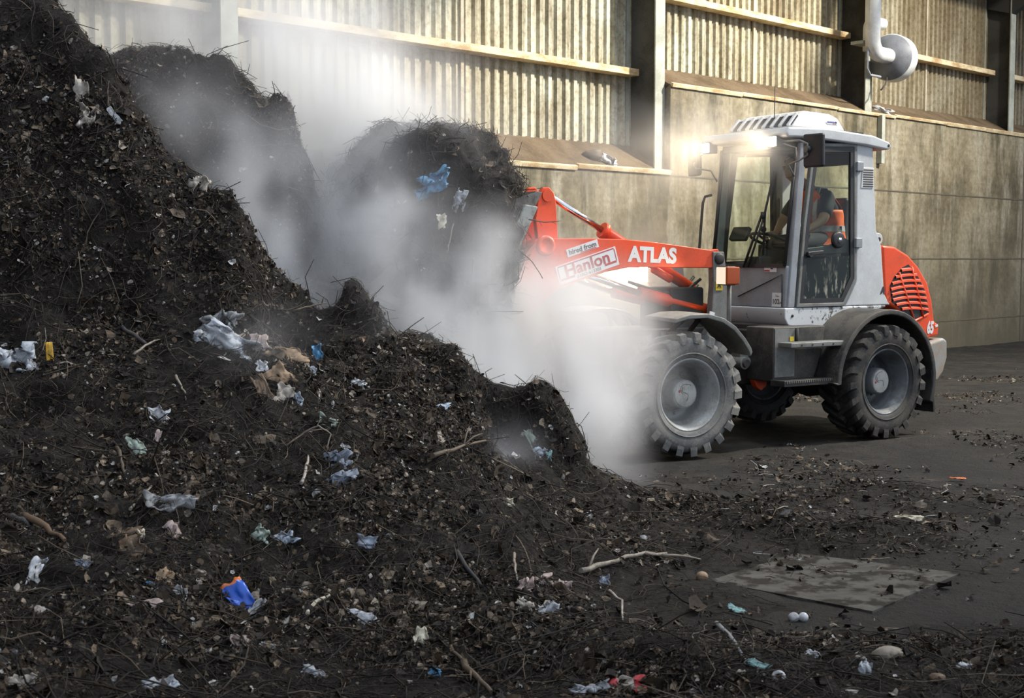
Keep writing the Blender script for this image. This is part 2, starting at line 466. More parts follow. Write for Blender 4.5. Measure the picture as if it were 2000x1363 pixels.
o2 = b.build('drum_face', [paint('drum_grey', (0.20, 0.215, 0.25), 0.5)], dv, loc=(-2.38, -0.20, 4.95)); o2.rotation_euler = (0, 0, R(-80))
MB().tube([(-2.95, -0.16, 5.15), (-3.10, -0.16, 5.12), (-3.12, -0.16, 4.72), (-3.02, -0.16, 4.62), (-2.70, -0.16, 4.62)], 0.022, 8).build('handle', paint('grey_face', (0.36, 0.38, 0.42)), dv)
MB().tube([(-2.55, -0.2, 4.62), (-2.60, -0.2, 4.50), (-2.74, -0.2, 4.40)], 0.013, 6).build('cable', M_DARK, dv)
MB().box((-2.9, 0.02, 5.15), (0.5, 0.22, 0.05)).build('bracket', M_STEELPAINT, dv)

# ---------------------------------------------------------------- steel plate on the floor
def plate_mat():
    m_ = bpy.data.materials.new('scraped_plate'); t, o = nodes(m_)
    a = noise(t, 7, 4, 0.6, coord='World'); s2 = noise(t, 2.5, 4, 0.6, coord='World', stretch=(2, 5, 1))
    c = ramp(t, s2, [(0.3, (0.075, 0.068, 0.058)), (0.7, (0.135, 0.128, 0.112))])
    c = mixc(t, ramp(t, a, [(0.47, (0, 0, 0)), (0.56, (0.95, 0.95, 0.95))]), c, (0.026, 0.021, 0.016))
    principled(t, o, c, 0.8, 0.0, bumpn(t, a, 0.3, 0.01), 0.2); return m_
pc = [(1.0, 6.66), (1.67, 6.07), (2.33, 6.82), (1.577, 7.294)]
b = MB(); b.prism(pc, -0.03, 0.001, 'z')
tag(b.build('floor_plate', plate_mat()), 'flat grey square plate lying on the muddy floor, smeared with dirt', 'plate')

# ---------------------------------------------------------------- the compost heap: heights from points measured on it
CT = []
def col(px, lst):
    for py, Y in lst: CT.append(tuple(at(px, py, Y)))
col(-250, [(1363, 3.7), (1100, 5.0), (900, 6.1), (740, 7.0), (600, 7.5), (400, 7.9), (200, 8.2), (20, 8.6), (60, 9.3)])
col(0, [(1363, 3.9), (1100, 5.2), (900, 6.3), (740, 7.2), (600, 7.7), (400, 8.0), (200, 8.3), (28, 8.7), (60, 9.2)])
col(120, [(1363, 4.0), (900, 6.4), (740, 7.3), (600, 7.8), (400, 8.1), (200, 8.4), (50, 8.7), (90, 9.2)])
col(200, [(1363, 4.2), (1100, 5.4), (900, 6.5), (740, 7.4), (600, 7.9), (400, 8.15), (200, 8.4), (100, 8.6)])
col(290, [(1100, 5.5), (740, 7.45), (600, 7.9), (400, 8.2), (255, 8.55)])
col(400, [(1363, 4.4), (1100, 5.6), (900, 6.7), (740, 7.5), (640, 7.85), (500, 8.2), (350, 8.5)])
col(490, [(640, 8.0), (740, 7.6), (900, 6.8), (1100, 5.7), (1363, 4.5), (560, 8.25), (425, 8.45)])
col(504, [(470, 8.5), (520, 8.45)]); col(520, [(585, 8.4), (535, 8.55)])
col(600, [(600, 8.7), (740, 7.8), (900, 6.9), (1100, 5.8), (1363, 4.6)])
col(700, [(605, 9.0), (740, 8.0), (900, 7.0), (1100, 5.9), (1363, 4.7)])
col(850, [(695, 8.9), (800, 8.1), (900, 7.3), (1100, 6.0), (1363, 4.75)])
col(960, [(780, 8.8), (850, 8.2), (935, 7.7), (1100, 6.15), (1363, 4.8)])
col(1060, [(830, 8.8), (950, 7.9), (1100, 6.3), (1363, 4.65)])
col(1130, [(905, 8.6), (1000, 7.6), (1100, 6.5), (1250, 5.25), (1363, 4.6)])
col(1200, [(945, 8.6), (1050, 7.2), (1170, 6.15), (1363, 4.6)])
col(1290, [(1010, 8.0), (1100, 6.9), (1230, 5.6), (1363, 4.65)])
col(1390, [(1060, 7.3), (1160, 6.25), (1250, 5.4)])
# behind the crest: a hollow, then the second bank
for x, y, z in ((-3.4, 9.6, 2.6), (-3.0, 9.4, 2.1), (-2.6, 9.25, 1.7), (-2.2, 9.3, 1.4), (-1.8, 9.3, 1.1), (-1.4, 9.35, 0.95), (-1.0, 9.5, 0.8), (-0.5, 9.6, 0.5), (0.0, 9.5, 0.15), (0.4, 9.4, 0.0), (0.8, 9.3, 0.0), (-0.3, 10.2, 0.1), (0.2, 10.4, 0.0), (1, 10, 0)):
    CT.append((x, y, z))
col(200, [(128, 10.3)]); col(260, [(122, 10.3), (240, 10.05)]); col(330, [(124, 10.3), (330, 10.05)]); col(410, [(148, 10.3), (380, 10.0)])
col(480, [(180, 10.3), (420, 10.0)]); col(545, [(212, 10.3), (440, 10.0)])
col(520, [(198, 10.4)]); col(566, [(232, 10.4), (225, 10.6)]); col(540, [(205, 10.65)]); col(600, [(440, 10.3), (520, 10.05)]); col(640, [(575, 10.2)]); col(720, [(610, 10.1)])
for x, y, z in ((-3.2, 11.0, 2.9), (-2.4, 11.0, 2.7), (-1.9, 11, 2.2), (-1.4, 11, 1.0), (-1.0, 11, 0.6), (-0.5, 11, 0.1), (0, 11, 0), (-3.5, 12, 1.8), (-2.4, 12, 1.2), (-1.4, 12, 0.4), (-0.6, 12, 0), (0.6, 12, 0)):
    CT.append((x, y, z))
# the flat floor on the right
for x, y in ((1.35, 5.9), (1.45, 6.6), (1.6, 7.6), (1.7, 8.6), (1.5, 9.5), (2.3, 6), (2.3, 8), (2.4, 9.6), (3.2, 5.3), (3.2, 7), (3.2, 9)):
    CT.append((x, y, -0.03))
for x, y, z in ((1.1, 5.05, 0.11), (0.6, 4.8, 0.15), (1.5, 5.25, 0.08), (2.0, 5.2, 0.08), (2.6, 5.1, 0.07), (1.2, 4.2, 0.12), (2.2, 4.2, 0.10), (0.2, 4.0, 0.19), (0.6, 4.4, 0.16), (-1.0, 3.4, 0.30), (-2.5, 3.2, 0.35), (0.0, 3.2, 0.16), (3.2, 4.3, 0.08)):
    CT.append((x, y, z))
CT = np.array(CT)
def _ker(d): return np.sqrt(d * d + 0.02)
D = np.hypot(CT[:, None, 0] - CT[None, :, 0], CT[:, None, 1] - CT[None, :, 1])
A = np.zeros((len(CT) + 1,) * 2); A[:-1, :-1] = _ker(D) + np.eye(len(CT)) * 0.004; A[-1, :-1] = A[:-1, -1] = 1
CW = np.linalg.solve(A, np.append(CT[:, 2], 0))
BUMPS = [  # x, y, radius, height: clods that stand out of the crest
    (0.14, 8.62, 0.26, 0.20), (0.30, 8.55, 0.20, 0.22), (-0.50, 8.75, 0.22, 0.12), (-0.25, 8.5, 0.2, 0.14), (-1.08, 9.0, 0.12, 0.10), (-0.98, 8.9, 0.14, 0.16), (-1.55, 8.75, 0.16, 0.14),
    (-0.02, 8.35, 0.17, -0.26), (-0.92, 7.9, 0.22, -0.12), (-2.55, 7.05, 0.15, -0.18), (-1.3, 8.1, 0.25, 0.08), (0.42, 6.45, 0.3, -0.06),
    (1.62, 8.2, 0.35, 0.08), (1.9, 7.55, 0.35, 0.10), (1.45, 7.9, 0.3, 0.11), (2.15, 7.9, 0.25, 0.08), (1.25, 8.6, 0.3, 0.08), (2.6, 9.3, 0.35, 0.07), (2.0, 8.9, 0.4, 0.065), (2.45, 7.7, 0.22, 0.07), (2.9, 8.7, 0.35, 0.05)]
def heap_h(x, y):
    x = np.atleast_1d(np.asarray(x, float)); y = np.atleast_1d(np.asarray(y, float))
    z = np.empty_like(x)
    for k in range(0, len(x), 20000):
        s_ = slice(k, k + 20000)
        d = np.hypot(x[s_, None] - CT[None, :, 0], y[s_, None] - CT[None, :, 1])
        z[s_] = _ker(d) @ CW[:-1] + CW[-1]
    for bx, by, r_, h in BUMPS:
        z += h * np.exp(-(((x - bx) ** 2 + (y - by) ** 2) / r_ ** 2) ** 1.6)
    p = np.stack([x, y, z * 0.8], 1)
    amp = np.clip((z + 0.03) / 0.35, 0.22, 1)
    z = z + amp * (0.085 * fbm(p * 1.9, 3, 11) + 0.075 * fbm(p * 5.5, 3, 23) + 0.030 * fbm(p * 17, 2, 31))
    return z
def heap_n(x, y, e=0.05):
    x, y = np.asarray(x, float), np.asarray(y, float)
    zx = (heap_h(x + e, y) - heap_h(x - e, y)) / (2 * e); zy = (heap_h(x, y + e) - heap_h(x, y - e)) / (2 * e)
    n_ = np.stack([-zx, -zy, np.ones_like(zx)], 1); return n_ / np.linalg.norm(n_, axis=1)[:, None]
def hit(px, py, y0=3.4, y1=12.0):
    """where the line of sight through a point of the photograph meets the heap or the floor"""
    r_ = ray(px, py); Ys = np.arange(y0, y1, 0.02); t_ = Ys / r_.y
    x, z = r_.x * t_, CAMH + r_.z * t_
    h = np.maximum(heap_h(x, Ys), 0.0)
    k = np.nonzero(z < h)[0]
    i = k[0] if len(k) else len(Ys) - 1
    return Vector((x[i], Ys[i], h[i]))

def compost_mat(name, dark=1.0):
    m_ = bpy.data.materials.new(name); t, o = nodes(m_)
    a = noise(t, 3.0, 7, 0.7, coord='World'); f2 = noise(t, 38, 6, 0.75, coord='World')
    c = ramp(t, a, [(0.3, (0.007, 0.0055, 0.0045)), (0.55, (0.016, 0.012, 0.009)), (0.75, (0.030, 0.022, 0.015))])
    c = mixc(t, ramp(t, f2, [(0.55, (0, 0, 0)), (0.72, (0.8, 0.8, 0.8))]), c, (0.085, 0.062, 0.040))
    principled(t, o, c, 0.75, 0, bumpn(t, f2, 1.0, 0.03), 0.35); return m_
M_COMP = compost_mat('dark_compost')
dx = 0.032
hx = np.arange(-4.7, 3.3, dx); hy = np.arange(3.3, 12.2, dx)
HX, HY = np.meshgrid(hx, hy); x, y = HX.ravel(), HY.ravel()
z = heap_h(x, y)
Pn = np.stack([x, y, z], 1)
# clumps overhang a little: shift sideways as well
amp = np.clip((z) / 0.4, 0, 1)[:, None]
Pn[:, 0] += amp[:, 0] * (0.055 * fbm(Pn * 4.2, 3, 41) + 0.02 * fbm(Pn * 14, 2, 42))
Pn[:, 1] += amp[:, 0] * (0.055 * fbm(Pn * 4.2 + 9, 3, 43) + 0.02 * fbm(Pn * 14 + 5, 2, 44))
Pn[:, 2] += 0.012 * fbm(Pn * 30, 2, 45)
Pn[:, 2] = np.where(z < -0.02, np.minimum(Pn[:, 2], -0.045), Pn[:, 2])
ny, nx = HX.shape; idx = np.arange(nx * ny).reshape(ny, nx)
Q = np.stack([idx[:-1, :-1], idx[:-1, 1:], idx[1:, 1:], idx[1:, :-1]], -1).reshape(-1, 4)
WNX, WNY = math.sin(WA), -math.cos(WA)
def wall_q(x, y): return (x - WP[0]) * WNX + (y - WP[1]) * WNY
Q = Q[(Pn[Q, 2].max(1) > -0.04) & (wall_q(Pn[Q, 0], Pn[Q, 1]).min(1) > 0.12)]
heap = raw_mesh('compost_heap', Pn, Q, [M_COMP], smooth=True)
tag(heap, 'steaming heap of dark fibrous compost filling the near side of the shed', 'compost', kind='stuff')
HEAP_P, HEAP_Q = Pn, Q

# ---------------------------------------------------------------- fibres, twigs and flakes that nobody could count
def island_mat(name, stops, rough=0.7, spec=0.4):
    m_ = bpy.data.materials.new(name); t, o = nodes(m_)
    g = N(t, 'ShaderNodeNewGeometry')
    c = ramp(t, g.outputs['Random Per Island'], stops)
    f = noise(t, 60, 3, 0.6, coord='World')
    c = mixc(t, 1.0, c, ramp(t, f, [(0.3, (0.5, 0.5, 0.5)), (0.6, (1.1, 1.1, 1.1))]), 'MULTIPLY')
    principled(t, o, c, rough, 0, None, spec); return m_
M_FIB = island_mat('plant_fibre', [(0.0, (0.008, 0.006, 0.005)), (0.5, (0.020, 0.014, 0.010)), (0.8, (0.045, 0.032, 0.021)), (0.95, (0.090, 0.066, 0.044)), (1.0, (0.20, 0.16, 0.115))])
M_FLAKE = island_mat('leaf_flake', [(0.0, (0.014, 0.010, 0.008)), (0.5, (0.040, 0.028, 0.018)), (0.76, (0.115, 0.080, 0.050)), (0.90, (0.24, 0.175, 0.115)), (0.965, (0.40, 0.34, 0.27)), (1.0, (0.60, 0.60, 0.58))])

def strands(p, n_, L, rad, curl, K=5, lift=0.35, along=None):
    """curved fibres lying on a surface: p points, n_ normals, L lengths"""
    M = len(p)
    v = rng.normal(size=(M, 3))
    if along is not None: v = v + along
    tdir = v - n_ * (v * n_).sum(1)[:, None] * (1 - lift * rng.random(M))[:, None]
    tdir /= np.linalg.norm(tdir, axis=1)[:, None]
    bdir = np.cross(n_, tdir); bdir /= np.linalg.norm(bdir, axis=1)[:, None] + 1e-9
    ts = np.linspace(-0.5, 0.5, K)
    c1 = rng.normal(size=M) * curl; c2 = rng.normal(size=M) * curl * 0.8; c3 = rng.random(M) * 0.35 * curl
    pts = (p[:, None, :] + tdir[:, None, :] * (L[:, None] * ts)[:, :, None]
           + bdir[:, None, :] * (L[:, None] * (c1[:, None] * (ts ** 2 - 0.1) * 2 + c2[:, None] * ts ** 3 * 4))[:, :, None]
           + n_[:, None, :] * (L[:, None] * c3[:, None] * (0.25 - ts ** 2) * 2)[:, :, None])
    tang = np.gradient(pts, axis=1); tang /= np.linalg.norm(tang, axis=2)[:, :, None] + 1e-9
    a = np.cross(tang, n_[:, None, :] + 0.01); a /= np.linalg.norm(a, axis=2)[:, :, None] + 1e-9
    b2 = np.cross(tang, a)
    rk = rad[:, None] * (1 - 0.6 * np.abs(ts)[None, :] * 1.2)
    ring = []
    for k in range(3):
        an = 2 * math.pi * k / 3
        ring.append(pts + (a * math.cos(an) + b2 * math.sin(an)) * rk[:, :, None])
    V = np.stack(ring, 2)                                   # M K 3 3
    base = (np.arange(M) * K * 3)[:, None, None]
    kk = np.arange(K - 1)[None, :, None]; rr = np.arange(3)[None, None, :]
    i0 = base + kk * 3 + rr; i1 = base + kk * 3 + (rr + 1) % 3
    F = np.stack([i0, i1, i1 + 3, i0 + 3], -1).reshape(-1, 4)
    return V.reshape(-1, 3), F
def flakes(p, n_, sz, tilt=0.8, asp=(0.35, 1.0)):
    """bent scraps of leaf: 3 x 3 points each"""
    M = len(p)
    nn = n_ + rng.normal(size=(M, 3)) * tilt; nn /= np.linalg.norm(nn, axis=1)[:, None]
    v = rng.normal(size=(M, 3)); u = np.cross(nn, v); u /= np.linalg.norm(u, axis=1)[:, None]; w = np.cross(nn, u)
    asp_ = rng.uniform(*asp, size=M); bend = rng.normal(size=M) * 0.35; bend2 = rng.normal(size=M) * 0.3
    vs = []
    for i in (-1, 0, 1):
        for j in (-1, 0, 1):
            k = 0.55 + 0.45 * rng.random(M) if (i and j) else 0.85 + 0.3 * rng.random(M)
            vs.append(p + u * (i * sz * k)[:, None] + w * (j * sz * asp_ * k)[:, None] + nn * (sz * (bend * i * i + bend2 * j * j * asp_ + 0.15 * rng.normal(size=M)))[:, None])
    V = np.stack(vs, 1)
    base = (np.arange(M) * 9)[:, None]
    F = np.concatenate([np.stack([base[:, 0] + a, base[:, 0] + a + 3, base[:, 0] + a + 4, base[:, 0] + a + 1], 1) for a in (0, 1, 3, 4)])
    return V.reshape(-1, 3), F
def sample_faces(Pv, Qv, n, weight):
    w = weight / weight.sum()
    f = rng.choice(len(Qv), n, p=w)
    a, b_ = rng.random(n)[:, None], rng.random(n)[:, None]
    q = Pv[Qv[f]]
    p = (q[:, 0] * (1 - a) + q[:, 1] * a) * (1 - b_) + (q[:, 3] * (1 - a) + q[:, 2] * a) * b_
    nn = np.cross(q[:, 2] - q[:, 0], q[:, 3] - q[:, 1]); nn /= np.linalg.norm(nn, axis=1)[:, None] + 1e-9
    return p, nn
q = HEAP_P[HEAP_Q]; cen = q.mean(1)
fn = np.cross(q[:, 2] - q[:, 0], q[:, 3] - q[:, 1]); ar = np.linalg.norm(fn, axis=1) / 2; fn /= np.linalg.norm(fn, axis=1)[:, None] + 1e-12
toc = np.array([0, 0, CAMH]) - cen; dist = np.linalg.norm(toc, axis=1); toc /= dist[:, None]
cosv = (fn * toc).sum(1)
wgt = ar * np.clip(cosv + 0.25, 0.03, 1) / np.clip(dist, 4, 12) ** 1.0
inx = np.abs(cen[:, 0] / cen[:, 1]) < 0.42
wgt *= np.where(inx, 1, 0.15) * np.where((cen[:, 1] > 9.5) & (cen[:, 2] > 0.9), 2.2, 1)
flat = np.clip((cen[:, 2] + 0.01) / 0.08, 0.10, 1); wgt *= flat
p, nn = sample_faces(HEAP_P, HEAP_Q, 84000, wgt)
n1_ = 76000
L = np.exp(rng.normal(math.log(0.065), 0.45, len(p))); L[n1_:] *= 2.6; L = np.clip(L, 0.02, 0.55)
rad = np.clip(L * rng.uniform(0.006, 0.016, len(p)), 0.0007, 0.0042)
V, F = strands(p + nn * 0.006, nn, L, rad, 0.6)
tag(raw_mesh('plant_fibres', V, F, [M_FIB], smooth=True), 'countless thin stalks and fibres matted over the compost heap', 'plant fibres', kind='stuff')
p, nn = sample_faces(HEAP_P, HEAP_Q, 60000, wgt * (0.25 + np.clip(fbm(cen * 1.7, 3, 91) * 3 + 0.5, 0, 2)))
sz = np.exp(rng.normal(math.log(0.0095), 0.55, len(p))).clip(0.003, 0.05)
V, F = flakes(p + nn * 0.008, nn, sz)
tag(raw_mesh('leaf_flakes', V, F, [M_FLAKE]), 'countless small leaf and bark flakes scattered over the compost heap', 'leaf flakes', kind='stuff')
# crumbs dropped over the floor, thicker near the heap and where the loader runs
n = 48000
fx = rng.uniform(0.6, 9, n); fy = rng.uniform(4.8, 20, n)
den = fbm(np.stack([fx * 0.9, fy * 0.9, fx * 0], 1), 4, 77) * 1.6 + np.exp(-((fx - 1.7) / 1.4) ** 2 - ((fy - 8.3) / 1.6) ** 2) * 1.1 + np.exp(-((fy - 5.1) / 0.5) ** 2) * 0.6 + np.exp(-((fx - 1.65) / 0.6) ** 2 - ((fy - 6.7) / 0.6) ** 2) * 0.45 - 0.12
k = (den > rng.uniform(-0.15, 1.2, n)) & (fx / fy < 0.42) & (wall_q(fx, fy) > 0.15)
fx, fy = fx[k], fy[k]
p = np.stack([fx, fy, np.maximum(heap_h(fx, fy), 0) + 0.006], 1); nn = np.tile([0, 0, 1.0], (len(p), 1))
V1, F1 = flakes(p, nn, np.exp(rng.normal(math.log(0.010), 0.6, len(p))).clip(0.003, 0.045), 0.5)
V2, F2 = strands(p[::2] + 0.003, nn[::2], np.exp(rng.normal(math.log(0.07), 0.5, len(p[::2]))).clip(0.03, 0.25), np.full(len(p[::2]), 0.0022), 0.5)
tag(raw_mesh('compost_crumbs', np.concatenate([V1, V2]), np.concatenate([F1, F2 + len(V1)]), [M_FLAKE]), 'crumbs and bits of compost strewn over the muddy shed floor', 'compost crumbs', kind='stuff')

# ---------------------------------------------------------------- the wheel loader: x forward, y to its left (towards the camera), z up
LO_C = (2.8688, 12.7576, 0.0)
FLOC, FRZ = (2.157, -0.106, 0.0), R(-6)          # the front half, steered a little
loader = empty('wheel_loader', LO_C, R(214))
tag(loader, 'orange and light grey wheel loader with lit lamps lifting a full bucket of compost', 'wheel loader')
M_OR = paint('orange_paint', (0.86, 0.085, 0.018), 0.32, 0, (0.25, 0.06, 0.03), 0.30, 3.0, 0.5)
M_GREY = paint('light_grey_paint', (0.60, 0.62, 0.63), 0.32, 0, (0.20, 0.18, 0.15), 0.22, 4.0, 0.5)
M_GREYD = paint('cab_grey_paint', (0.30, 0.32, 0.34), 0.35, 0, (0.10, 0.09, 0.08), 0.30, 4.0, 0.5)
M_FRAME = paint('frame_grey', (0.20, 0.205, 0.19), 0.5, 0, (0.07, 0.06, 0.05), 0.45, 6.0)
M_WHITE = paint('off_white_cover', (0.74, 0.72, 0.68), 0.38, 0, (0.35, 0.30, 0.24), 0.2, 5.0)
M_BLK = paint('black_plastic', (0.018, 0.019, 0.022), 0.45, 0, (0.05, 0.045, 0.04), 0.35, 5.0)
M_BODY = paint('black_steel', (0.022, 0.021, 0.020), 0.55, 0, (0.065, 0.057, 0.047), 0.75, 5.0)
M_FEND = paint('dusty_black_fender', (0.035, 0.034, 0.032), 0.55, 0, (0.13, 0.115, 0.095), 0.8, 3.5)
M_RUB = paint('tyre_rubber', (0.032, 0.032, 0.032), 0.6, 0, (0.105, 0.095, 0.080), 0.85, 4.0, 0.3, 0.3)
M_RUBW = paint('pale_dusty_rubber', (0.115, 0.118, 0.118), 0.6, 0, (0.27, 0.255, 0.225), 0.85, 4.0, 0.3, 0.3)
M_RIM = paint('rim_grey', (0.40, 0.415, 0.41), 0.42, 0.1, (0.17, 0.15, 0.12), 0.55, 6.0)
M_RIMD = paint('rim_grey_dark', (0.15, 0.165, 0.175), 0.42, 0.1, (0.06, 0.05, 0.04), 0.65, 6.0)
M_CAP = paint('hub_cap_white', (0.50, 0.50, 0.46), 0.5, 0, (0.2, 0.17, 0.13), 0.5, 9)
M_CHR = paint('chrome', (0.85, 0.85, 0.86), 0.12, 1.0, (0.4, 0.38, 0.35), 0.1)
M_WORN = paint('worn_steel', (0.20, 0.19, 0.175), 0.55, 0.2, (0.07, 0.055, 0.045), 0.7, 7)
M_STK = paint('sticker_white', (0.78, 0.78, 0.78), 0.4, 0, (0.5, 0.48, 0.45), 0.15)
M_RED = paint('sticker_red', (0.50, 0.035, 0.045), 0.45)
M_INK = paint('sticker_ink', (0.03, 0.03, 0.035), 0.5)
M_YEL = paint('sticker_yellow', (0.75, 0.55, 0.02), 0.45)
M_SKIN = paint('skin', (0.42, 0.24, 0.16), 0.5, 0, (0.30, 0.16, 0.11), 0.3, 12)
M_GL = glass('cab_glass', (0.89, 0.95, 0.90), 0.8, 0.008)
M_LAMP = emis('lit_lamp', (1.0, 0.84, 0.58), 110.0)
M_LENS = emis('lit_lens', (1.0, 0.80, 0.62), 1.05)
M_AMB = paint('amber_lens', (0.42, 0.07, 0.008), 0.25)

def RB(mb, name, mat, parent=None, **kw):                      # a piece of the rear half
    return mb.build(name, mat, parent or loader, **kw)
def FB(mb, name, mat, parent=None, **kw):                      # a piece of the front half
    if parent is None: return mb.build(name, mat, loader, loc=FLOC, rz=FRZ, **kw)
    return mb.build(name, mat, parent, **kw)
def as_mesh(o):
    me = bpy.data.meshes.new_from_object(o.evaluated_get(bpy.context.evaluated_depsgraph_get())); nm = o.name; pa = o.parent; c = o.data
    bpy.data.objects.remove(o); bpy.data.curves.remove(c)
    me.name = 'lettering'; o = bpy.data.objects.new('lettering', me); return link(o, pa)
def text(name, body, mat, size, loc, rot=0.0, parent=None, bold=0.0, sx=1.0, shear=0.0, front=True, extr=0.0008, align='CENTER'):
    """lettering on a surface that faces the near side (local y)"""
    c = bpy.data.curves.new(name, 'FONT'); c.body = body; c.size = size; c.align_x = align; c.align_y = 'CENTER'
    c.extrude = extr; c.offset = bold; c.shear = shear; c.materials.append(mat); c.resolution_u = 4
    o = bpy.data.objects.new(name, c); link(o, parent or loader)
    o = as_mesh(o)
    M = Matrix(((-1, 0, 0), (0, 0, 1), (0, 1, 0))).to_4x4() @ Matrix.Rotation(rot, 4, 'Z') @ Matrix.Diagonal((sx, 1, 1, 1))
    M = Matrix.Translation(loc) @ M
    if parent is None and front: M = Matrix.Translation(FLOC) @ Matrix.Rotation(FRZ, 4, 'Z') @ M
    o.matrix_local = M
    return o

# ---- wheels: thing > wheel > tyre, rim, hub_cap
def make_wheel(pale):
    rub = M_RUBW if pale else M_RUB; rim = M_RIM if pale else M_RIMD
    tyre = MB()
    pr = [(0.292, -0.15), (0.31, -0.168), (0.35, -0.182), (0.40, -0.188), (0.44, -0.184), (0.465, -0.172), (0.478, -0.12), (0.482, 0.0),
          (0.478, 0.12), (0.465, 0.172), (0.44, 0.184), (0.40, 0.188), (0.35, 0.182), (0.31, 0.168), (0.292, 0.15), (0.27, 0.0)]
    tyre.lathe(pr, (0, 0, 0), 'y', 64, closed=True)
    # raised ring and letters band on the side wall
    for sgn in (1, -1):
        tyre.lathe([(0.335, sgn * 0.176), (0.338, sgn * 0.186), (0.346, sgn * 0.187), (0.349, sgn * 0.180)], (0, 0, 0), 'y', 64)
    NL = 21
    for side in (1, -1):
        for k in range(NL):
            a0 = 2 * math.pi * (k + (0.5 if side < 0 else 0)) / NL
            st = [(0.196, 0.425, 0.452, 0.00, 0.030), (0.190, 0.43, 0.505, 0.02, 0.031), (0.165, 0.45, 0.517, 0.05, 0.029), (0.09, 0.46, 0.519, 0.15, 0.025), (-0.012, 0.46, 0.520, 0.30, 0.021)]
            vs = []
            for (yy, r0, r1, da, hw) in st:
                for r_ in (r0, r1):
                    for s2 in (-1, 1):
                        wd = hw * (1.25 if r_ == r0 else 1.0)
                        an = a0 - da + s2 * wd / 0.5
                        vs.append((r_ * math.cos(an), side * yy, r_ * math.sin(an)))
            fs = [(0, 1, 3, 2)]
            for i in range(len(st) - 1):
                b0, b1 = i * 4, i * 4 + 4
                fs += [(b0, b0 + 2, b1 + 2, b1), (b0 + 2, b0 + 3, b1 + 3, b1 + 2), (b0 + 3, b0 + 1, b1 + 1, b1 + 3)]
            e = (len(st) - 1) * 4; fs.append((e, e + 2, e + 3, e + 1))
            tyre.add(vs, fs)
    w = empty('wheel')
    tyre.build('tyre', rub, w)
    r_ = MB()
    r_.lathe([(0.304, 0.146), (0.304, 0.160), (0.292, 0.163), (0.284, 0.155), (0.275, 0.125), (0.262, 0.115), (0.256, 0.03), (0.240, 0.015), (0.232, -0.03), (0.228, -0.085), (0.205, -0.112), (0.0, -0.118)], (0, 0, 0), 'y', 64)
    r_.lathe([(0.304, -0.146), (0.304, -0.160), (0.285, -0.155), (0.262, -0.13), (0.25, -0.118), (0, -0.118)], (0, 0, 0), 'y', 40)
    r_.build('rim', rim, w)
    hb = MB()
    hb.lathe([(0.150, -0.112), (0.148, -0.085), (0.128, -0.075), (0.122, -0.03), (0.122, -0.01), (0.120, 0.082), (0.108, 0.090), (0.0, 0.090)], (0, 0, 0), 'y', 40)
    hb.build('hub', rim, w)
    cp = MB(); cp.lathe([(0.106, 0.088), (0.105, 0.0945), (0.100, 0.0965), (0, 0.097)], (0, 0, 0), 'y', 36)
    cp.build('hub_cap', M_CAP, w)
    ln = MB()
    ln.tube([(0.09 * math.cos(2.6 - i * 0.30) * (1 - i * 0.09), 0.0975, 0.09 * math.sin(2.6 - i * 0.30) * (1 - i * 0.02)) for i in range(9)], 0.0016, 5)
    ln.tube([(0.0 + 0.02 * math.sin(i), 0.0975, 0.07 - i * 0.018) for i in range(8)], 0.0016, 5)
    ln.build('cap_mark', M_INK, w)
    MB().lathe([(0.012, 0.0972), (0.010, 0.0990), (0, 0.0990)], (0.045, 0, 0.05), 'y', 10).build('cap_dot', M_RED, w)
    for k in range(8):
        a = 2 * math.pi * k / 8 + 0.2
        MB().lathe([(0.013, -0.114), (0.013, -0.095), (0.009, -0.090), (0, -0.090)], (0.178 * math.cos(a), 0, 0.178 * math.sin(a)), 'y', 6).build('wheel_nut', rim, w)
    return w
def copy_tree(o, parent):
    c = o.copy(); COL.objects.link(c); c.parent = parent
    for ch in list(o.children): copy_tree(ch, c)
    return c
def put_wheel(w, x, y, front, far, spin):
    w.parent = loader
    M = Matrix.Translation((x, y, 0.518)) @ Matrix.Rotation(math.pi if far else 0, 4, 'Z') @ Matrix.Rotation(spin, 4, 'Y')
    if front: M = Matrix.Translation(FLOC) @ Matrix.Rotation(FRZ, 4, 'Z') @ M
    w.matrix_local = M
wf = make_wheel(True); wr = make_wheel(False)
w2 = copy_tree(wf, loader); w3 = copy_tree(wr, loader)
put_wheel(wf, 0, 0.765, True, False, 0.4); put_wheel(w2, 0, -0.765, True, True, 1.1)
put_wheel(wr, 0, 0.765, False, False, 0.9); put_wheel(w3, 0, -0.765, False, True, 0.3)

# ---- chassis and running gear
b = MB()
b.box((0.25, 0, 0.74), (1.55, 0.66, 0.50)); b.box((-0.65, 0, 0.70), (0.8, 0.8, 0.42)); b.box((0.95, 0, 0.62), (0.5, 0.42, 0.26)); b.box((0.5, 0, 0.98), (0.9, 0.8, 0.12))
RB(b, 'rear_chassis', M_BODY, bevel=0.015)
b = MB(); b.box((-0.2, 0, 0.78), (1.25, 0.56, 0.50)); b.box((-0.92, 0, 0.62), (0.4, 0.34, 0.20)); b.box((0.35, 0, 0.62), (0.3, 0.5, 0.25))
FB(b, 'front_chassis', M_BODY, bevel=0.015)
b = MB(); b.tube([(0, -0.66, 0.518), (0, 0.66, 0.518)], 0.085, 16); b.lathe([(0.0, -0.16), (0.19, -0.12), (0.21, 0), (0.19, 0.12), (0, 0.16)], (0, 0, 0.518), 'y', 24); RB(b, 'rear_axle', M_BODY)
b = MB(); b.tube([(0, -0.66, 0.518), (0, 0.66, 0.518)], 0.085, 16); b.lathe([(0.0, -0.16), (0.19, -0.12), (0.21, 0), (0.19, 0.12), (0, 0.16)], (0, 0, 0.518), 'y', 24); FB(b, 'front_axle', M_BODY)
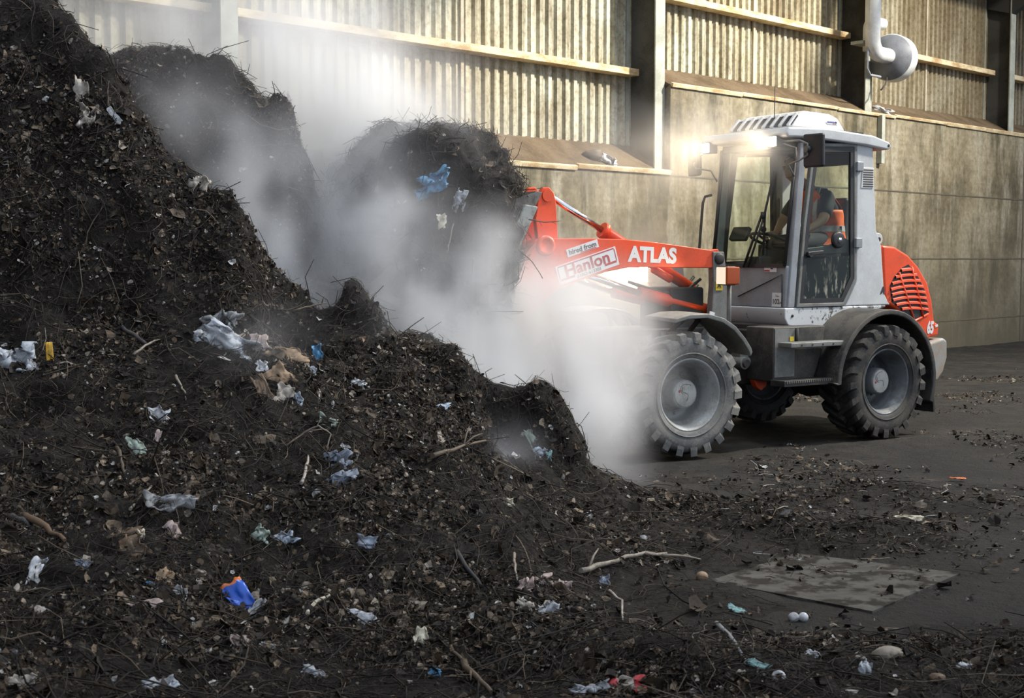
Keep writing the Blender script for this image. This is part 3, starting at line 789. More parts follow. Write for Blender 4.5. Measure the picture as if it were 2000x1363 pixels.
# steering cylinder with its clevis, and the red hitch under the box
b = MB(); b.tube([(0.9, 0.36, 0.72), (1.42, 0.40, 0.72)], 0.042, 14); b.tube([(1.36, 0.34, 0.72), (1.36, 0.52, 0.72)], 0.055, 16); b.box((1.33, 0.42, 0.78), (0.10, 0.12, 0.18))
RB(b, 'steering_cylinder', M_FRAME, bevel=0.006)
RB(MB().tube([(1.36, 0.50, 0.72), (1.36, 0.545, 0.72)], 0.036, 14), 'clevis_pin', M_BODY)
b = MB(); b.prism([(1.02, 0.58), (1.20, 0.58), (1.16, 0.50), (1.10, 0.46), (1.04, 0.50)], 0.40, 0.46, 'y'); RB(b, 'hitch_plate', M_OR, bevel=0.006)

# ---- tool box and steps in front of the rear wheel
b = MB(); b.prism([(1.20, 1.035), (0.56, 1.035), (0.60, 0.80), (0.70, 0.56), (1.20, 0.56)], 0.36, 0.70, 'y')
box = RB(b, 'side_box', M_FEND, bevel=0.012)
RB(MB().prism([(1.19, 0.93), (1.19, 1.02), (0.95, 1.02), (0.95, 0.60), (1.19, 0.60)], 0.701, 0.708, 'y'), 'panel', M_FRAME, box)
RB(MB().box((0.99, 0.712, 0.93), (0.05, 0.004, 0.04)), 'sticker', M_YEL, box)
RB(MB().tube([(0.93, 0.715, 1.02), (0.93, 0.715, 0.86)], 0.014, 8), 'strut', M_BODY, box)
b = MB(); b.box((0.80, 0.80, 0.885), (0.74, 0.16, 0.045)); st = RB(b, 'step', M_FRAME, bevel=0.008)
for k in range(5): RB(MB().tube([(0.52 + k * 0.13, 0.878, 0.885), (0.52 + k * 0.13, 0.884, 0.885)], 0.008, 8), 'step_bolt', M_BODY, st)
b = MB(); b.box((0.92, 0.78, 0.555), (0.62, 0.17, 0.055)); st = RB(b, 'step', M_BODY, bevel=0.006)
b = MB()
for k in range(22): b.box((0.64 + k * 0.0265, 0.866, 0.57 + 0.0), (0.013, 0.008, 0.02))
RB(b, 'tread_pattern', M_WORN, st)

# ---- rear fenders: arcs over the wheels with a skirt
def fender_rear(y0, y1):
    b = MB(); pts_o, pts_i = [], []
    for k in range(25):
        a = R(-20 + 200 * k / 24)
        pts_o.append((-0.02 - 0.665 * math.cos(a), 0.515 + 0.66 * math.sin(a))); pts_i.append((-0.02 - 0.615 * math.cos(a), 0.515 + 0.61 * math.sin(a)))
    n = len(pts_o); poly = pts_o + [(0.70, 0.54), (0.63, 0.53)] + pts_i[::-1]
    vs = []; fs = []
    full_o = pts_o + [(0.70, 0.545)]; full_i = pts_i + [(0.63, 0.54)]
    n = len(full_o)
    for (p, q_) in zip(full_o, full_i): vs += [(p[0], y0, p[1]), (p[0], y1, p[1]), (q_[0], y0, q_[1]), (q_[0], y1, q_[1])]
    for i in range(n - 1):
        a, c = i * 4, i * 4 + 4
        fs += [(a, a + 1, c + 1, c), (a + 2, c + 2, c + 3, a + 3), (a + 1, a + 3, c + 3, c + 1), (a, c, c + 2, a + 2)]
    fs += [(0, 2, 3, 1), ((n - 1) * 4, (n - 1) * 4 + 1, (n - 1) * 4 + 3, (n - 1) * 4 + 2)]
    b.add(vs, fs)
    return b
for y0, y1 in ((0.40, 0.935), (-0.935, -0.40)):
    fd = RB(fender_rear(y0, y1), 'rear_fender', M_FEND, bevel=0.012)
# rubber flap at the rear of the near fender
RB(MB().box((-0.655, 0.74, 0.40), (0.02, 0.36, 0.40), rot=(0, 0.12, 0)), 'mud_flap', M_RUB)

# ---- cab
def splat_mat():
    m_ = bpy.data.materials.new('splashed_grey_paint'); t, o = nodes(m_)
    n1 = noise(t, 30, 5, 0.65, stretch=(1, 1, 0.7)); n2 = noise(t, 5, 3, 0.6)
    tc_ = N(t, 'ShaderNodeTexCoord'); sp_ = N(t, 'ShaderNodeSeparateXYZ'); t.links.new(tc_.outputs['Object'], sp_.inputs[0])
    mr2 = N(t, 'ShaderNodeMapRange'); mr2.inputs['From Min'].default_value = 0.80; mr2.inputs['From Max'].default_value = 0.45; mr2.inputs['To Min'].default_value = -0.10; mr2.inputs['To Max'].default_value = 0.02
    t.links.new(sp_.outputs['X'], mr2.inputs['Value'])
    f = ramp(t, mathn(t, 'ADD', mathn(t, 'ADD', n1, mr2.outputs[0]), mathn(t, 'MULTIPLY', mathn(t, 'SUBTRACT', n2, 0.5), 0.3)), [(0.55, (0, 0, 0)), (0.60, (0.9, 0.9, 0.9))])
    principled(t, o, mixc(t, f, (0.60, 0.62, 0.63), (0.05, 0.045, 0.038)), 0.35); return m_
M_SPLAT = splat_mat()
cabs = MB()
cabs.prism([(0.885, 1.19), (0.885, 1.10), (0.84, 1.035), (0.55, 0.99), (0.20, 0.99), (-0.10, 1.12), (-0.45, 1.17), (-0.45, 1.19)], -0.52, 0.52, 'y')
sill = RB(cabs, 'cab_sill', M_SPLAT, bevel=0.03, seg=3)
RB(MB().lathe([(0.013, 0.519), (0.013, 0.526), (0.006, 0.529), (0, 0.529)], (0.79, 0, 1.12), 'y', 12), 'sill_bolt', M_BODY, sill)
# lower front panel, front face faces x+
lp = MB(); lp.prism([(0.86, 1.19), (0.845, 1.565), (0.78, 1.57), (0.76, 1.19)], -0.50, 0.50, 'y')
lpan = RB(lp, 'front_panel', M_GREYD, bevel=0.02, seg=3)
b = MB(); b.tube([(0.864, -0.10, 1.28), (0.858, 0.30, 1.43), (0.856, 0.45, 1.49), (0.862, 0.46, 1.20)], 0.005, 6); RB(b, 'panel_seam', M_BLK, lpan)
# stickers on the front panel (face x+)
def front_sticker(name, yc, zc, w, h, x):
    return RB(MB().box((x, yc, zc), (0.004, w, h), rot=(0, -0.035, 0)), name, M_STK, lpan)
front_sticker('sticker', 0.30, 1.532, 0.155, 0.045, 0.850)
RB(MB().box((0.853, 0.26, 1.521), (0.003, 0.07, 0.012), rot=(0, -0.035, 0)), 'red_stripe', M_RED, lpan)
RB(MB().box((0.853, 0.32, 1.540), (0.003, 0.03, 0.010), rot=(0, -0.035, 0)), 'ink_mark', M_INK, lpan)
front_sticker('noise_sticker', 0.395, 1.262, 0.115, 0.125, 0.862)
def xtext(body, size, loc, mat, bold=0.0):
    c = bpy.data.curves.new('lettering', 'FONT'); c.body = body; c.size = size; c.align_x = 'CENTER'; c.align_y = 'CENTER'; c.extrude = 0.0006; c.offset = bold; c.materials.append(mat)
    o = bpy.data.objects.new('lettering', c); link(o, lpan)
    o = as_mesh(o)
    o.matrix_local = Matrix.Translation(loc) @ Matrix(((0, 0, 1), (1, 0, 0), (0, 1, 0))).to_4x4()
    return o
# seen from the front, left to right runs along +y
o = xtext('102', 0.062, (0.8655, 0.387, 1.243), M_INK, 0.0008); o = xtext('dB', 0.026, (0.8655, 0.440, 1.234), M_INK)
xtext('L', 0.030, (0.8655, 0.392, 1.298), M_INK); xtext('WA', 0.016, (0.8655, 0.412, 1.293), M_INK)

def quad_bar(name, p0, p1, wx, y0, y1, mat, parent=None, bevel=0.01):
    """upright of the cab between two side-view points"""
    b = MB(); b.prism([(p0[0] - wx / 2, p0[1]), (p0[0] + wx / 2, p0[1]), (p1[0] + wx / 2, p1[1]), (p1[0] - wx / 2, p1[1])], y0, y1, 'y')
    return RB(b, name, mat, parent, bevel=bevel)
# A pillars
for y0, y1 in ((0.455, 0.52), (-0.52, -0.455)):
    quad_bar('front_pillar', (0.805, 1.19), (0.675, 2.66), 0.085, y0, y1, M_GREYD)
# white rear corner posts with vents; side view outline follows the door edge
post = [(0.11, 1.19), (-0.035, 1.43), (-0.012, 2.69), (-0.235, 2.67), (-0.30, 1.90), (-0.375, 1.75), (-0.43, 1.30), (-0.52, 1.19)]
for y0, y1 in ((0.43, 0.52), (-0.52, -0.43)):
    pz = RB(MB().prism(post, y0, y1, 'y'), 'rear_pillar', M_GREY, bevel=0.016, seg=3)
    if y0 > 0:
        vent = RB(MB().prism([(-0.075, 2.28), (-0.235, 2.28), (-0.25, 2.47), (-0.09, 2.47)], 0.519, 0.526, 'y'), 'vent', M_WHITE, pz, bevel=0.004)
        b = MB()
        for k in range(8): b.box((-0.165, 0.527, 2.298 + k * 0.0215), (0.135, 0.004, 0.009))
        RB(b, 'vent_slot', M_BLK, pz)
        lug = MB(); n = 14
        pts = [(-0.30, 1.84), (-0.36, 1.875)] + [(-0.395 - 0.055 * math.sin(R(180 * k / n)), 1.815 + 0.055 * math.cos(R(180 * k / n))) for k in range(n + 1)] + [(-0.34, 1.74)]
        lug.prism(pts, 0.40, 0.47, 'y'); RB(lug, 'lifting_lug', M_GREY, pz, bevel=0.008)
        RB(MB().tube([(-0.395, 0.38, 1.81), (-0.395, 0.474, 1.81)], 0.022, 16), 'lug_hole', M_BLK, pz)
        text('lettering', 'A', M_INK, 0.085, (-0.40, 0.523, 1.33), 0, pz, 0.006, 0.9, 0.15)
        text('lettering', '/', M_RED, 0.05, (-0.43, 0.5235, 1.315), -0.3, pz, 0.003)
# rear wall of the cab: low panel and window bars
RB(MB().box((-0.34, 0, 1.45), (0.05, 0.92, 0.56)), 'rear_panel', M_BLK)
RB(MB().box((-0.27, 0, 2.60), (0.06, 0.92, 0.16)), 'rear_header', M_BLK)
# near door
do = [(0.745, 1.195), (0.126, 1.195), (-0.030, 1.44), (-0.002, 2.685), (0.56, 2.66), (0.672, 1.927)]
def inset(poly, d):
    n = len(poly); out = []
    ar = sum(poly[i][0] * poly[(i + 1) % n][1] - poly[(i + 1) % n][0] * poly[i][1] for i in range(n))
    sg = 1 if ar > 0 else -1
    for i in range(n):
        p0, p1, p2 = Vector(poly[i - 1]), Vector(poly[i]), Vector(poly[(i + 1) % n])
        e1 = (p1 - p0).normalized(); e2 = (p2 - p1).normalized()
        n1 = Vector((-e1.y, e1.x)) * sg; n2 = Vector((-e2.y, e2.x)) * sg
        bis = (n1 + n2); bis = bis / max(bis.dot(n1), 0.2) if bis.length > 1e-6 else n1
        q_ = p1 + bis * d; out.append((q_.x, q_.y))
    return out
door = RB(MB().ring_prism(do, inset(do, 0.032), 0.49, 0.53, 'y'), 'door', M_FRAME, bevel=0.005)
RB(MB().ring_prism(inset(do, 0.030), inset(do, 0.078), 0.495, 0.525, 'y'), 'door_seal', M_BLK, door)
gi = inset(do, 0.07)
up = [(0.0, 0.0)]
RB(MB().prism(gi, 0.508, 0.514, 'y'), 'door_glass', M_GL, door)
# lower pane: darker glass with pale upright streaks
def streak_mat():
    m_ = bpy.data.materials.new('streaked_glass'); t, o = nodes(m_)
    n1 = noise(t, 26, 3, 0.6, stretch=(1, 1, 0.28)); n0 = noise(t, 3.5, 3, 0.6)
    mp = mathn(t, 'MULTIPLY', ramp(t, n1, [(0.56, (0, 0, 0)), (0.66, (1, 1, 1))]), ramp(t, n0, [(0.40, (0.15, 0.15, 0.15)), (0.6, (1, 1, 1))]))
    tr = N(t, 'ShaderNodeBsdfTransparent'); tr.inputs[0].default_value = (0.35, 0.45, 0.38, 1)
    b_ = N(t, 'ShaderNodeBsdfPrincipled'); b_.inputs['Base Color'].default_value = (0.36, 0.34, 0.28, 1); b_.inputs['Roughness'].default_value = 0.6
    dk = N(t, 'ShaderNodeBsdfPrincipled'); dk.inputs['Base Color'].default_value = (0.02, 0.03, 0.025, 1); dk.inputs['Roughness'].default_value = 0.1
    m1 = N(t, 'ShaderNodeMixShader'); m1.inputs[0].default_value = 0.6; t.links.new(tr.outputs[0], m1.inputs[1]); t.links.new(dk.outputs[0], m1.inputs[2])
    m2 = N(t, 'ShaderNodeMixShader'); t.links.new(mp, m2.inputs[0]); t.links.new(m1.outputs[0], m2.inputs[1]); t.links.new(b_.outputs[0], m2.inputs[2])
    t.links.new(m2.outputs[0], o.inputs['Surface']); return m_
RB(MB().prism([(0.675, 1.265), (0.165, 1.265), (0.04, 1.46), (0.045, 1.66), (0.635, 1.62)], 0.516, 0.519, 'y'), 'streaked_pane', streak_mat(), door)
b = MB(); b.box((0.54, 0.545, 1.68), (0.20, 0.03, 0.035), rot=(0, 0.08, 0)); b.tube([(0.60, 0.52, 1.665), (0.60, 0.56, 1.665)], 0.028, 12)
RB(b, 'door_handle', M_BLK, door, bevel=0.006)
b = MB(); b.lathe([(0.075, 0.500), (0.075, 0.530), (0.06, 0.536), (0, 0.536)], (0.215, 0, 1.80), 'y', 24); RB(b, 'door_catch', M_BLK, door)
RB(MB().lathe([(0.022, 0.536), (0.018, 0.545), (0, 0.545)], (0.205, 0, 1.80), 'y', 14), 'catch_button', M_CHR, door)
RB(MB().prism([(0.655, 1.66), (0.04, 1.68), (0.04, 1.80), (0.12, 1.83), (0.3, 1.75), (0.645, 1.72)], 0.47, 0.495, 'y'), 'door_rail', M_BLK, door, bevel=0.008)
for zc in (2.475, 1.775):
    h = MB(); h.box((-0.035, 0.535, zc), (0.085, 0.035, 0.09)); RB(h, 'hinge', M_GREYD, door, bevel=0.008)
# far door frame
RB(MB().ring_prism(do, inset(do, 0.06), -0.525, -0.49, 'y'), 'far_door', M_BLK, bevel=0.005)
RB(MB().prism([(0.68, 1.25), (0.16, 1.25), (0.03, 1.45), (0.03, 1.62), (0.66, 1.60)], -0.515, -0.495, 'y'), 'far_door_panel', M_BLK)
# windscreen
wsx0, wsx1 = 0.845, 0.715
ws = MB(); ws.add([(wsx0, -0.47, 1.56), (wsx0, 0.47, 1.56), (wsx1, 0.47, 2.67), (wsx1, -0.47, 2.67), (wsx0 - 0.006, -0.47, 1.56), (wsx0 - 0.006, 0.47, 1.56), (wsx1 - 0.006, 0.47, 2.67), (wsx1 - 0.006, -0.47, 2.67)],
                  [(0, 1, 2, 3), (7, 6, 5, 4), (0, 4, 5, 1), (2, 6, 7, 3), (1, 5, 6, 2), (0, 3, 7, 4)])
wsc = RB(ws, 'windscreen', M_GL)
b = MB()
for (ya, za, yb, zb, w_) in ((-0.475, 1.565, 0.475, 1.565, 0.035), (-0.475, 2.655, 0.475, 2.655, 0.06)):
    xa = wsx0 + (wsx1 - wsx0) * (za - 1.56) / 1.11
    b.box((xa, 0, za), (0.02, 0.95, w_), rot=(0, -0.117, 0))
for yy in (-0.47, 0.47):
    b.add([], []); b.tube([(wsx0, yy, 1.56), (wsx1, yy, 2.66)], 0.016, 6)
RB(b, 'windscreen_seal', M_BLK, wsc)
b = MB()
def wsp(y, z, d=0.02): return (wsx0 + (wsx1 - wsx0) * (z - 1.56) / 1.11 + d, y, z)
b.tube([wsp(-0.02, 1.55, 0.03), wsp(0.17, 2.02, 0.05)], 0.012, 6); b.tube([wsp(0.04, 1.55, 0.03), wsp(0.20, 2.00, 0.05)], 0.010, 6)
b.tube([wsp(0.185, 2.05, 0.05), wsp(0.19, 1.99, 0.05)], 0.022, 8); b.tube([wsp(0.245, 2.42), wsp(0.19, 2.05, 0.03), wsp(0.21, 1.66)], 0.011, 6)
RB(b, 'wiper', M_BLK, wsc)
# roof, visor and air conditioner
rf = MB(); rp = [(0.93, 2.735), (0.90, 2.785), (0.42, 2.80), (-0.20, 2.765), (-0.42, 2.715), (-0.45, 2.67), (-0.40, 2.638), (-0.10, 2.668), (0.40, 2.69), (0.72, 2.70), (0.92, 2.695)]
rf.prism(rp, -0.56, 0.56, 'y'); roof = RB(rf, 'roof', M_GREY, bevel=0.028, seg=3)
RB(MB().tube([(-0.40, 0.555, 2.68), (-0.40, 0.563, 2.68)], 0.014, 12), 'roof_hole', M_BLK, roof)
ac = MB(); ap = [(0.72, 2.805), (0.60, 2.935), (0.50, 2.968), (0.18, 2.958), (0.09, 2.92), (0.03, 2.80)]
ac.prism(ap, [-0.42, -0.40, -0.36, -0.36, -0.38, -0.42], [0.42, 0.40, 0.36, 0.36, 0.38, 0.42], 'y'); acu = RB(ac, 'air_conditioner', M_WHITE, bevel=0.02, seg=3)
nrm = Vector((0.13, 0, 0.12)).normalized()
b = MB(); b.box((0.662 + nrm.x * 0.004, 0, 2.868 + nrm.z * 0.004), (0.012, 0.78, 0.125), rot=(0, -R(42.7), 0)); RB(b, 'grille_back', M_BLK, acu)
b = MB()
for k in range(8): b.box((0.662 + nrm.x * 0.012, -0.37 + k * 0.1057, 2.868 + nrm.z * 0.012), (0.03, 0.036, 0.160), rot=(0, -R(42.7), 0))
RB(b, 'grille', M_WHITE, acu, bevel=0.008)
RB(MB().box((0.19, 0.404, 2.872), (0.14, 0.004, 0.030), rot=(0.12, 0, 0)), 'sticker', M_STK, acu)
M_BLUEINK = paint('ink_blue', (0.10, 0.12, 0.36), 0.5)
b = MB(); b.box((0.215, 0.408, 2.876), (0.085, 0.003, 0.011), rot=(0.12, 0, 0)); b.tube([(0.165, 0.409, 2.873), (0.152, 0.409, 2.881), (0.138, 0.409, 2.871)], 0.005, 6); RB(b, 'badge_mark', M_BLUEINK, acu)
RB(MB().box((0.165, 0.4075, 2.862), (0.045, 0.003, 0.005), rot=(0.12, 0, 0)), 'badge_stripe', paint('badge_pink', (0.7, 0.25, 0.28), 0.5), acu)
b = MB(); b.box((0.0 + 0.02, 0, 2.79), (0.5, 0.8, 0.03)); RB(b, 'gasket', M_BLK, acu)
b = MB(); b.tube([(0.66, 0.13, 2.79), (0.655, 0.13, 2.85)], 0.012, 8); b.tube([(0.655, 0.13, 2.85), (0.64, 0.12, 3.20)], 0.004, 6); RB(b, 'antenna', M_BLK, roof)
RB(MB().box((0.25, 0, 2.66), (0.95, 0.94, 0.05)), 'headliner', M_BLK)
# work lamps under the visor: one each side
def work_lamp(y):
    b = MB(); b.box((0.90, y, 2.665), (0.10, 0.115, 0.10)); b.tube([(0.86, y, 2.70), (0.82, y, 2.76)], 0.014, 8)
    l = RB(b, 'work_lamp', M_BLK, bevel=0.014, seg=3)
    lens = RB(MB().box((0.953, y, 2.665), (0.012, 0.098, 0.085)), 'lens', M_LAMP, l, bevel=0.008)
    sp = bpy.data.lights.new('lamp_light', 'SPOT'); sp.energy = 75; sp.color = (1, 0.80, 0.52); sp.spot_size = R(110); sp.spot_blend = 0.8; sp.shadow_soft_size = 0.05
    so = bpy.data.objects.new('lamp_light', sp); link(so, l); so.location = (0.99, y, 2.665)
    so.rotation_euler = Vector((-1, 0, 0.25)).to_track_quat('Z', 'Y').to_euler()
work_lamp(0.40); work_lamp(-0.47)
# mirrors on tube brackets
def mirror(y, s):
    b = MB(); b.box((0.80, y, 2.57), (0.05, 0.20, 0.29), rot=(0, 0.04, s * 0.22)); m_ = RB(b, 'mirror', M_BLK, bevel=0.02, seg=3)
    RB(MB().box((0.772, y - s * 0.006, 2.57), (0.004, 0.17, 0.25), rot=(0, 0.04, s * 0.22)), 'mirror_glass', M_CHR, m_)
    b = MB(); b.tube([(0.90, s * 0.47, 2.665), (0.87, y - s * 0.10, 2.66), (0.84, y - s * 0.04, 2.63), (0.84, y - s * 0.04, 2.53), (0.87, y - s * 0.10, 2.49), (0.85, s * 0.50, 2.46), (0.77, s * 0.50, 2.36)], 0.009, 8)
    b.tube([(0.90, s * 0.49, 2.645), (0.87, y - s * 0.15, 2.60), (0.87, y - s * 0.15, 2.49)], 0.007, 6)
    RB(b, 'bracket', M_FRAME, m_)
    RB(MB().tube([(0.862, y - s * 0.04, 2.58), (0.80, y - s * 0.03, 2.58)], 0.03, 12), 'mirror_clamp', M_BLK, m_)
mirror(0.76, 1); mirror(-0.79, -1)
# grab rail on the far front corner
b = MB(); b.tube([(0.90, -0.56, 1.62), (0.90, -0.60, 1.70), (0.84, -0.62, 2.16), (0.83, -0.60, 2.22), (0.80, -0.54, 2.235)], 0.013, 8); RB(b, 'grab_rail', M_BODY)

# ---- inside the cab
RB(MB().box((0.28, 0, 1.20), (1.0, 0.92, 0.04)), 'cab_floor', M_BLK)
seat = MB(); seat.box((0.05, 0, 1.40), (0.42, 0.40, 0.40)); RB(seat, 'seat_base', M_BLK, bevel=0.02)
RB(MB().box((0.06, 0, 1.66), (0.46, 0.46, 0.12)), 'seat', M_BLK, bevel=0.04, seg=3)
RB(MB().box((-0.235, 0, 1.95), (0.10, 0.44, 0.52), rot=(0, -0.12, 0)), 'backrest', M_BLK, bevel=0.04, seg=3)
RB(MB().box((0.10, -0.32, 1.68), (0.5, 0.12, 0.18)), 'side_console', M_BLK, bevel=0.02)
RB(MB().box((0.12, 0.30, 1.74), (0.34, 0.07, 0.035)), 'armrest', M_BLK, bevel=0.012)
b = MB(); b.tube([(0.80, 0.06, 1.25), (0.66, 0.04, 1.72)], 0.04, 12); b.box((0.74, 0.03, 1.50), (0.16, 0.20, 0.30)); RB(b, 'steering_column', M_BLK, bevel=0.02)
sw = MB(); c0 = Vector((0.60, 0.04, 1.80)); ax = Vector((-0.34, 0, 0.94)).normalized(); e1 = Vector((0, 1, 0)); e2 = ax.cross(e1)
sw.tube([c0 + (e1 * math.cos(2 * math.pi * k / 32) + e2 * math.sin(2 * math.pi * k / 32)) * 0.185 for k in range(33)], 0.014, 8, cap=False)
for k in range(3):
    a = 2 * math.pi * k / 3 + 0.5; sw.tube([c0 - ax * 0.03, c0 + (e1 * math.cos(a) + e2 * math.sin(a)) * 0.18], 0.012, 6)
sw.tube([c0 - ax * 0.08, c0 + ax * 0.0], 0.035, 12); RB(sw, 'steering_wheel', M_BLK)
b = MB(); b.tube([(-0.02, -0.46, 1.68), (-0.02, -0.47, 2.20), (-0.06, -0.47, 2.26), (-0.16, -0.46, 2.27)], 0.016, 8); RB(b, 'grab_rail', M_FRAME)
b = MB(); b.tube([(0.34, -0.30, 1.75), (0.37, -0.28, 1.90)], 0.010, 8); b.lathe([(0, 1.875), (0.026, 1.89), (0.030, 1.915), (0.02, 1.935), (0, 1.94)], (0.37, -0.28, 0), 'z', 12); RB(b, 'joystick', M_BLK)
b = MB(); b.box((0.70, -0.25, 1.86), (0.05, 0.22, 0.14), rot=(0, -0.5, 0)); RB(b, 'instrument_panel', M_BLK, bevel=0.015)
RB(MB().box((0.20, -0.02, 1.37), (0.02, 0.3, 0.2), rot=(0, 0.4, 0)), 'paper_sheet', M_STK)

# ---- engine hood
hd = [(-0.385, 1.755), (-0.56, 1.745), (-0.76, 1.665), (-0.91, 1.555), (-1.05, 1.40), (-1.125, 1.22), (-1.165, 1.02), (-1.215, 1.00), (-1.235, 0.96), (-1.225, 0.87), (-1.12, 0.865), (-1.04, 0.825), (-0.93, 0.90), (-0.82, 1.02), (-0.66, 1.13), (-0.52, 1.185), (-0.45, 1.20), (-0.43, 1.30)]
hood = RB(MB().prism(hd, -0.52, 0.52, 'y'), 'hood', M_OR, bevel=0.04, seg=4)
# louvred panel: dark opening with curved orange fins and ribs
gp = [(-0.50, 1.375), (-0.56, 1.46), (-0.67, 1.545), (-0.76, 1.575), (-0.90, 1.46), (-1.00, 1.33), (-1.05, 1.20), (-1.07, 1.10), (-0.92, 1.03), (-0.82, 1.02), (-0.66, 1.15), (-0.53, 1.22)]
RB(MB().prism(gp, 0.500, 0.5225, 'y'), 'grille_opening', M_BLK, hood)
def inside(p, poly):
    c = False; n = len(poly); j = n - 1
    for i in range(n):
        if (poly[i][1] > p[1]) != (poly[j][1] > p[1]) and p[0] < (poly[j][0] - poly[i][0]) * (p[1] - poly[i][1]) / (poly[j][1] - poly[i][1]) + poly[i][0]: c = not c
        j = i
    return c
fin = MB()
for k in range(13):
    run = []
    for i in range(41):
        x_ = -0.46 - 0.64 * i / 40
        z_ = 1.17 + 0.053 * k - 0.30 * ((x_ + 0.46)) * -1 * 0 + (-(x_ + 1.12) ** 2 * 0.35 + 0.10) - (-x_ - 0.46) * 0.22 + 0.0
        if inside((x_, z_), gp): run.append((x_, z_))
        elif len(run) > 1: break
    if len(run) > 2:
        vs = []; fs = []
        for (x_, z_) in run: vs += [(x_, 0.520, z_ + 0.016), (x_, 0.535, z_ + 0.004), (x_, 0.537, z_ - 0.014), (x_, 0.520, z_ - 0.019)]
        for i in range(len(run) - 1):
            for j in range(4): fs.append((i * 4 + j, i * 4 + (j + 1) % 4, i * 4 + 4 + (j + 1) % 4, i * 4 + 4 + j))
        fin.add(vs, fs)
for (xa, za, xb, zb) in ((-0.62, 1.50, -0.86, 1.02), (-0.80, 1.55, -0.985, 1.06)):
    fin.tube([(xa, 0.527, za), (xb, 0.527, zb)], 0.011, 6)
RB(fin, 'grille', M_OR, hood)
text('lettering', '65', M_STK, 0.155, (-1.095, 0.5225, 0.955), 0.0, hood, 0.008, 0.62, 0.12)
RB(MB().box((-1.19, 0.5225, 0.975), (0.04, 0.004, 0.022), rot=(0, 0.3, 0)), 'stripe', M_STK, hood)
b = MB(); b.tube([(-0.70, 0.522, 0.985), (-0.86, 0.524, 1.03), (-1.06, 0.522, 1.095)], 0.012, 6); RB(b, 'crease', M_OR, hood)
# counterweight
cw = MB(); cp_ = [(-0.98, 0.79), (-1.10, 0.83), (-1.26, 0.86), (-1.32, 0.83), (-1.325, 0.66), (-1.27, 0.52), (-1.18, 0.43), (-0.95, 0.42)]
cw.prism(cp_, -0.56, 0.56, 'y'); RB(cw, 'counterweight', paint('scuffed_grey', (0.30, 0.31, 0.31), 0.5, 0, (0.30, 0.20, 0.11), 0.6, 5.5), bevel=0.05, seg=3)

# ---- front half: tower, boom, cylinders, lamps, fenders, bucket
for ys, ye in ((0.28, 0.36), (-0.36, -0.28)):
    tw = FB(MB().prism([(-0.635, 1.69), (-0.755, 1.69), (-0.80, 1.40), (-0.84, 1.02), (-0.80, 0.80), (-0.45, 0.80), (-0.62, 1.05), (-0.645, 1.40)], ys, ye, 'y'), 'boom_tower', M_FRAME, bevel=0.008)
    if ys > 0:
        FB(MB().lathe([(0.05, 0.358), (0.05, 0.372), (0.03, 0.380), (0, 0.380)], (-0.70, 0, 1.63), 'y', 18), 'pivot_pin', M_BODY, tw)
        FB(MB().box((-0.70, 0.364, 1.395), (0.075, 0.005, 0.085)), 'warning_sticker', M_YEL, tw)
        text('lettering', 'A', M_INK, 0.055, (-0.70, 0.3685, 1.395), 0, tw, 0.002)
        FB(MB().tube([(-0.79, 0.36, 1.06), (-0.79, 0.378, 1.06)], 0.022, 10), 'tower_bolt', M_BODY, tw)
boom = [(-0.70, 1.715), (-0.62, 1.705), (-0.35, 1.735), (-0.05, 1.768), (0.27, 1.792), (0.60, 1.797), (0.95, 1.795), (1.08, 1.77), (1.16, 1.68), (1.24, 1.52), (1.36, 1.32), (1.52, 1.14), (1.56, 1.06), (1.50, 0.98), (1.40, 0.98), (1.22, 1.10),
        (1.06, 1.27), (0.92, 1.37), (0.72, 1.44), (0.45, 1.52), (0.22, 1.556), (-0.20, 1.553), (-0.62, 1.548), (-0.72, 1.56), (-0.745, 1.64)]
for ys, ye in ((0.26, 0.345), (-0.345, -0.26)):
    bm_ = FB(MB().prism(boom, ys, ye, 'y'), 'boom_arm', M_OR, bevel=0.008)
    if ys > 0:
        near = bm_
        text('lettering', 'ATLAS', M_STK, 0.172, (-0.015, 0.347, 1.655), -0.035, bm_, 0.0085, 0.97)
        FB(MB().lathe([(0.085, 0.344), (0.085, 0.362), (0.062, 0.372), (0.05, 0.362), (0, 0.362)], (1.035, 0, 1.735), 'y', 28), 'pivot_boss', M_OR, bm_)
FB(MB().tube([(0.95, -0.27, 1.62), (0.95, 0.27, 1.62)], 0.075, 18), 'cross_tube', M_OR)
# hire sticker on the near arm
def plate_sticker(name, c, w, h, rot, mat, y, t_=0.003, parent=None):
    b = MB(); b.box((0, 0, 0), (w, t_, h))
    o = FB(b, name, mat, parent) if parent else FB(b, name, mat)
    M = Matrix.Translation((c[0], y, c[1])) @ Matrix.Rotation(rot, 4, 'Y')
    o.matrix_local = M if parent else Matrix.Translation(FLOC) @ Matrix.Rotation(FRZ, 4, 'Z') @ M
    return o
SA = R(16.5)
hs = plate_sticker('hire_sticker', (0.632, 1.572), 0.60, 0.158, SA, M_STK, 0.3465)
def on_sticker(o): o.parent = hs; o.matrix_parent_inverse = Matrix.Identity(4); return o
def st_bar(x, z, w, h, mat, y=0.0018):
    return on_sticker(MB().box((x, y, z), (w, 0.001, h)).build('sticker_band', mat, hs))
st_bar(0, 0.066, 0.56, 0.010, M_RED); st_bar(0.21, -0.045, 0.14, 0.018, M_RED); st_bar(-0.22, -0.045, 0.12, 0.018, M_RED)
st_bar(0.283, 0.01, 0.008, 0.10, M_RED); st_bar(-0.283, 0.01, 0.008, 0.10, M_RED)
text('lettering', 'Hanlon', M_RED, 0.138, (0, 0.0022, 0.010), 0, hs, 0.0030, 1.12)
text('lettering', '01862-613301', M_INK, 0.040, (0.0, 0.0022, -0.059), 0, hs, 0.0, 1.05)
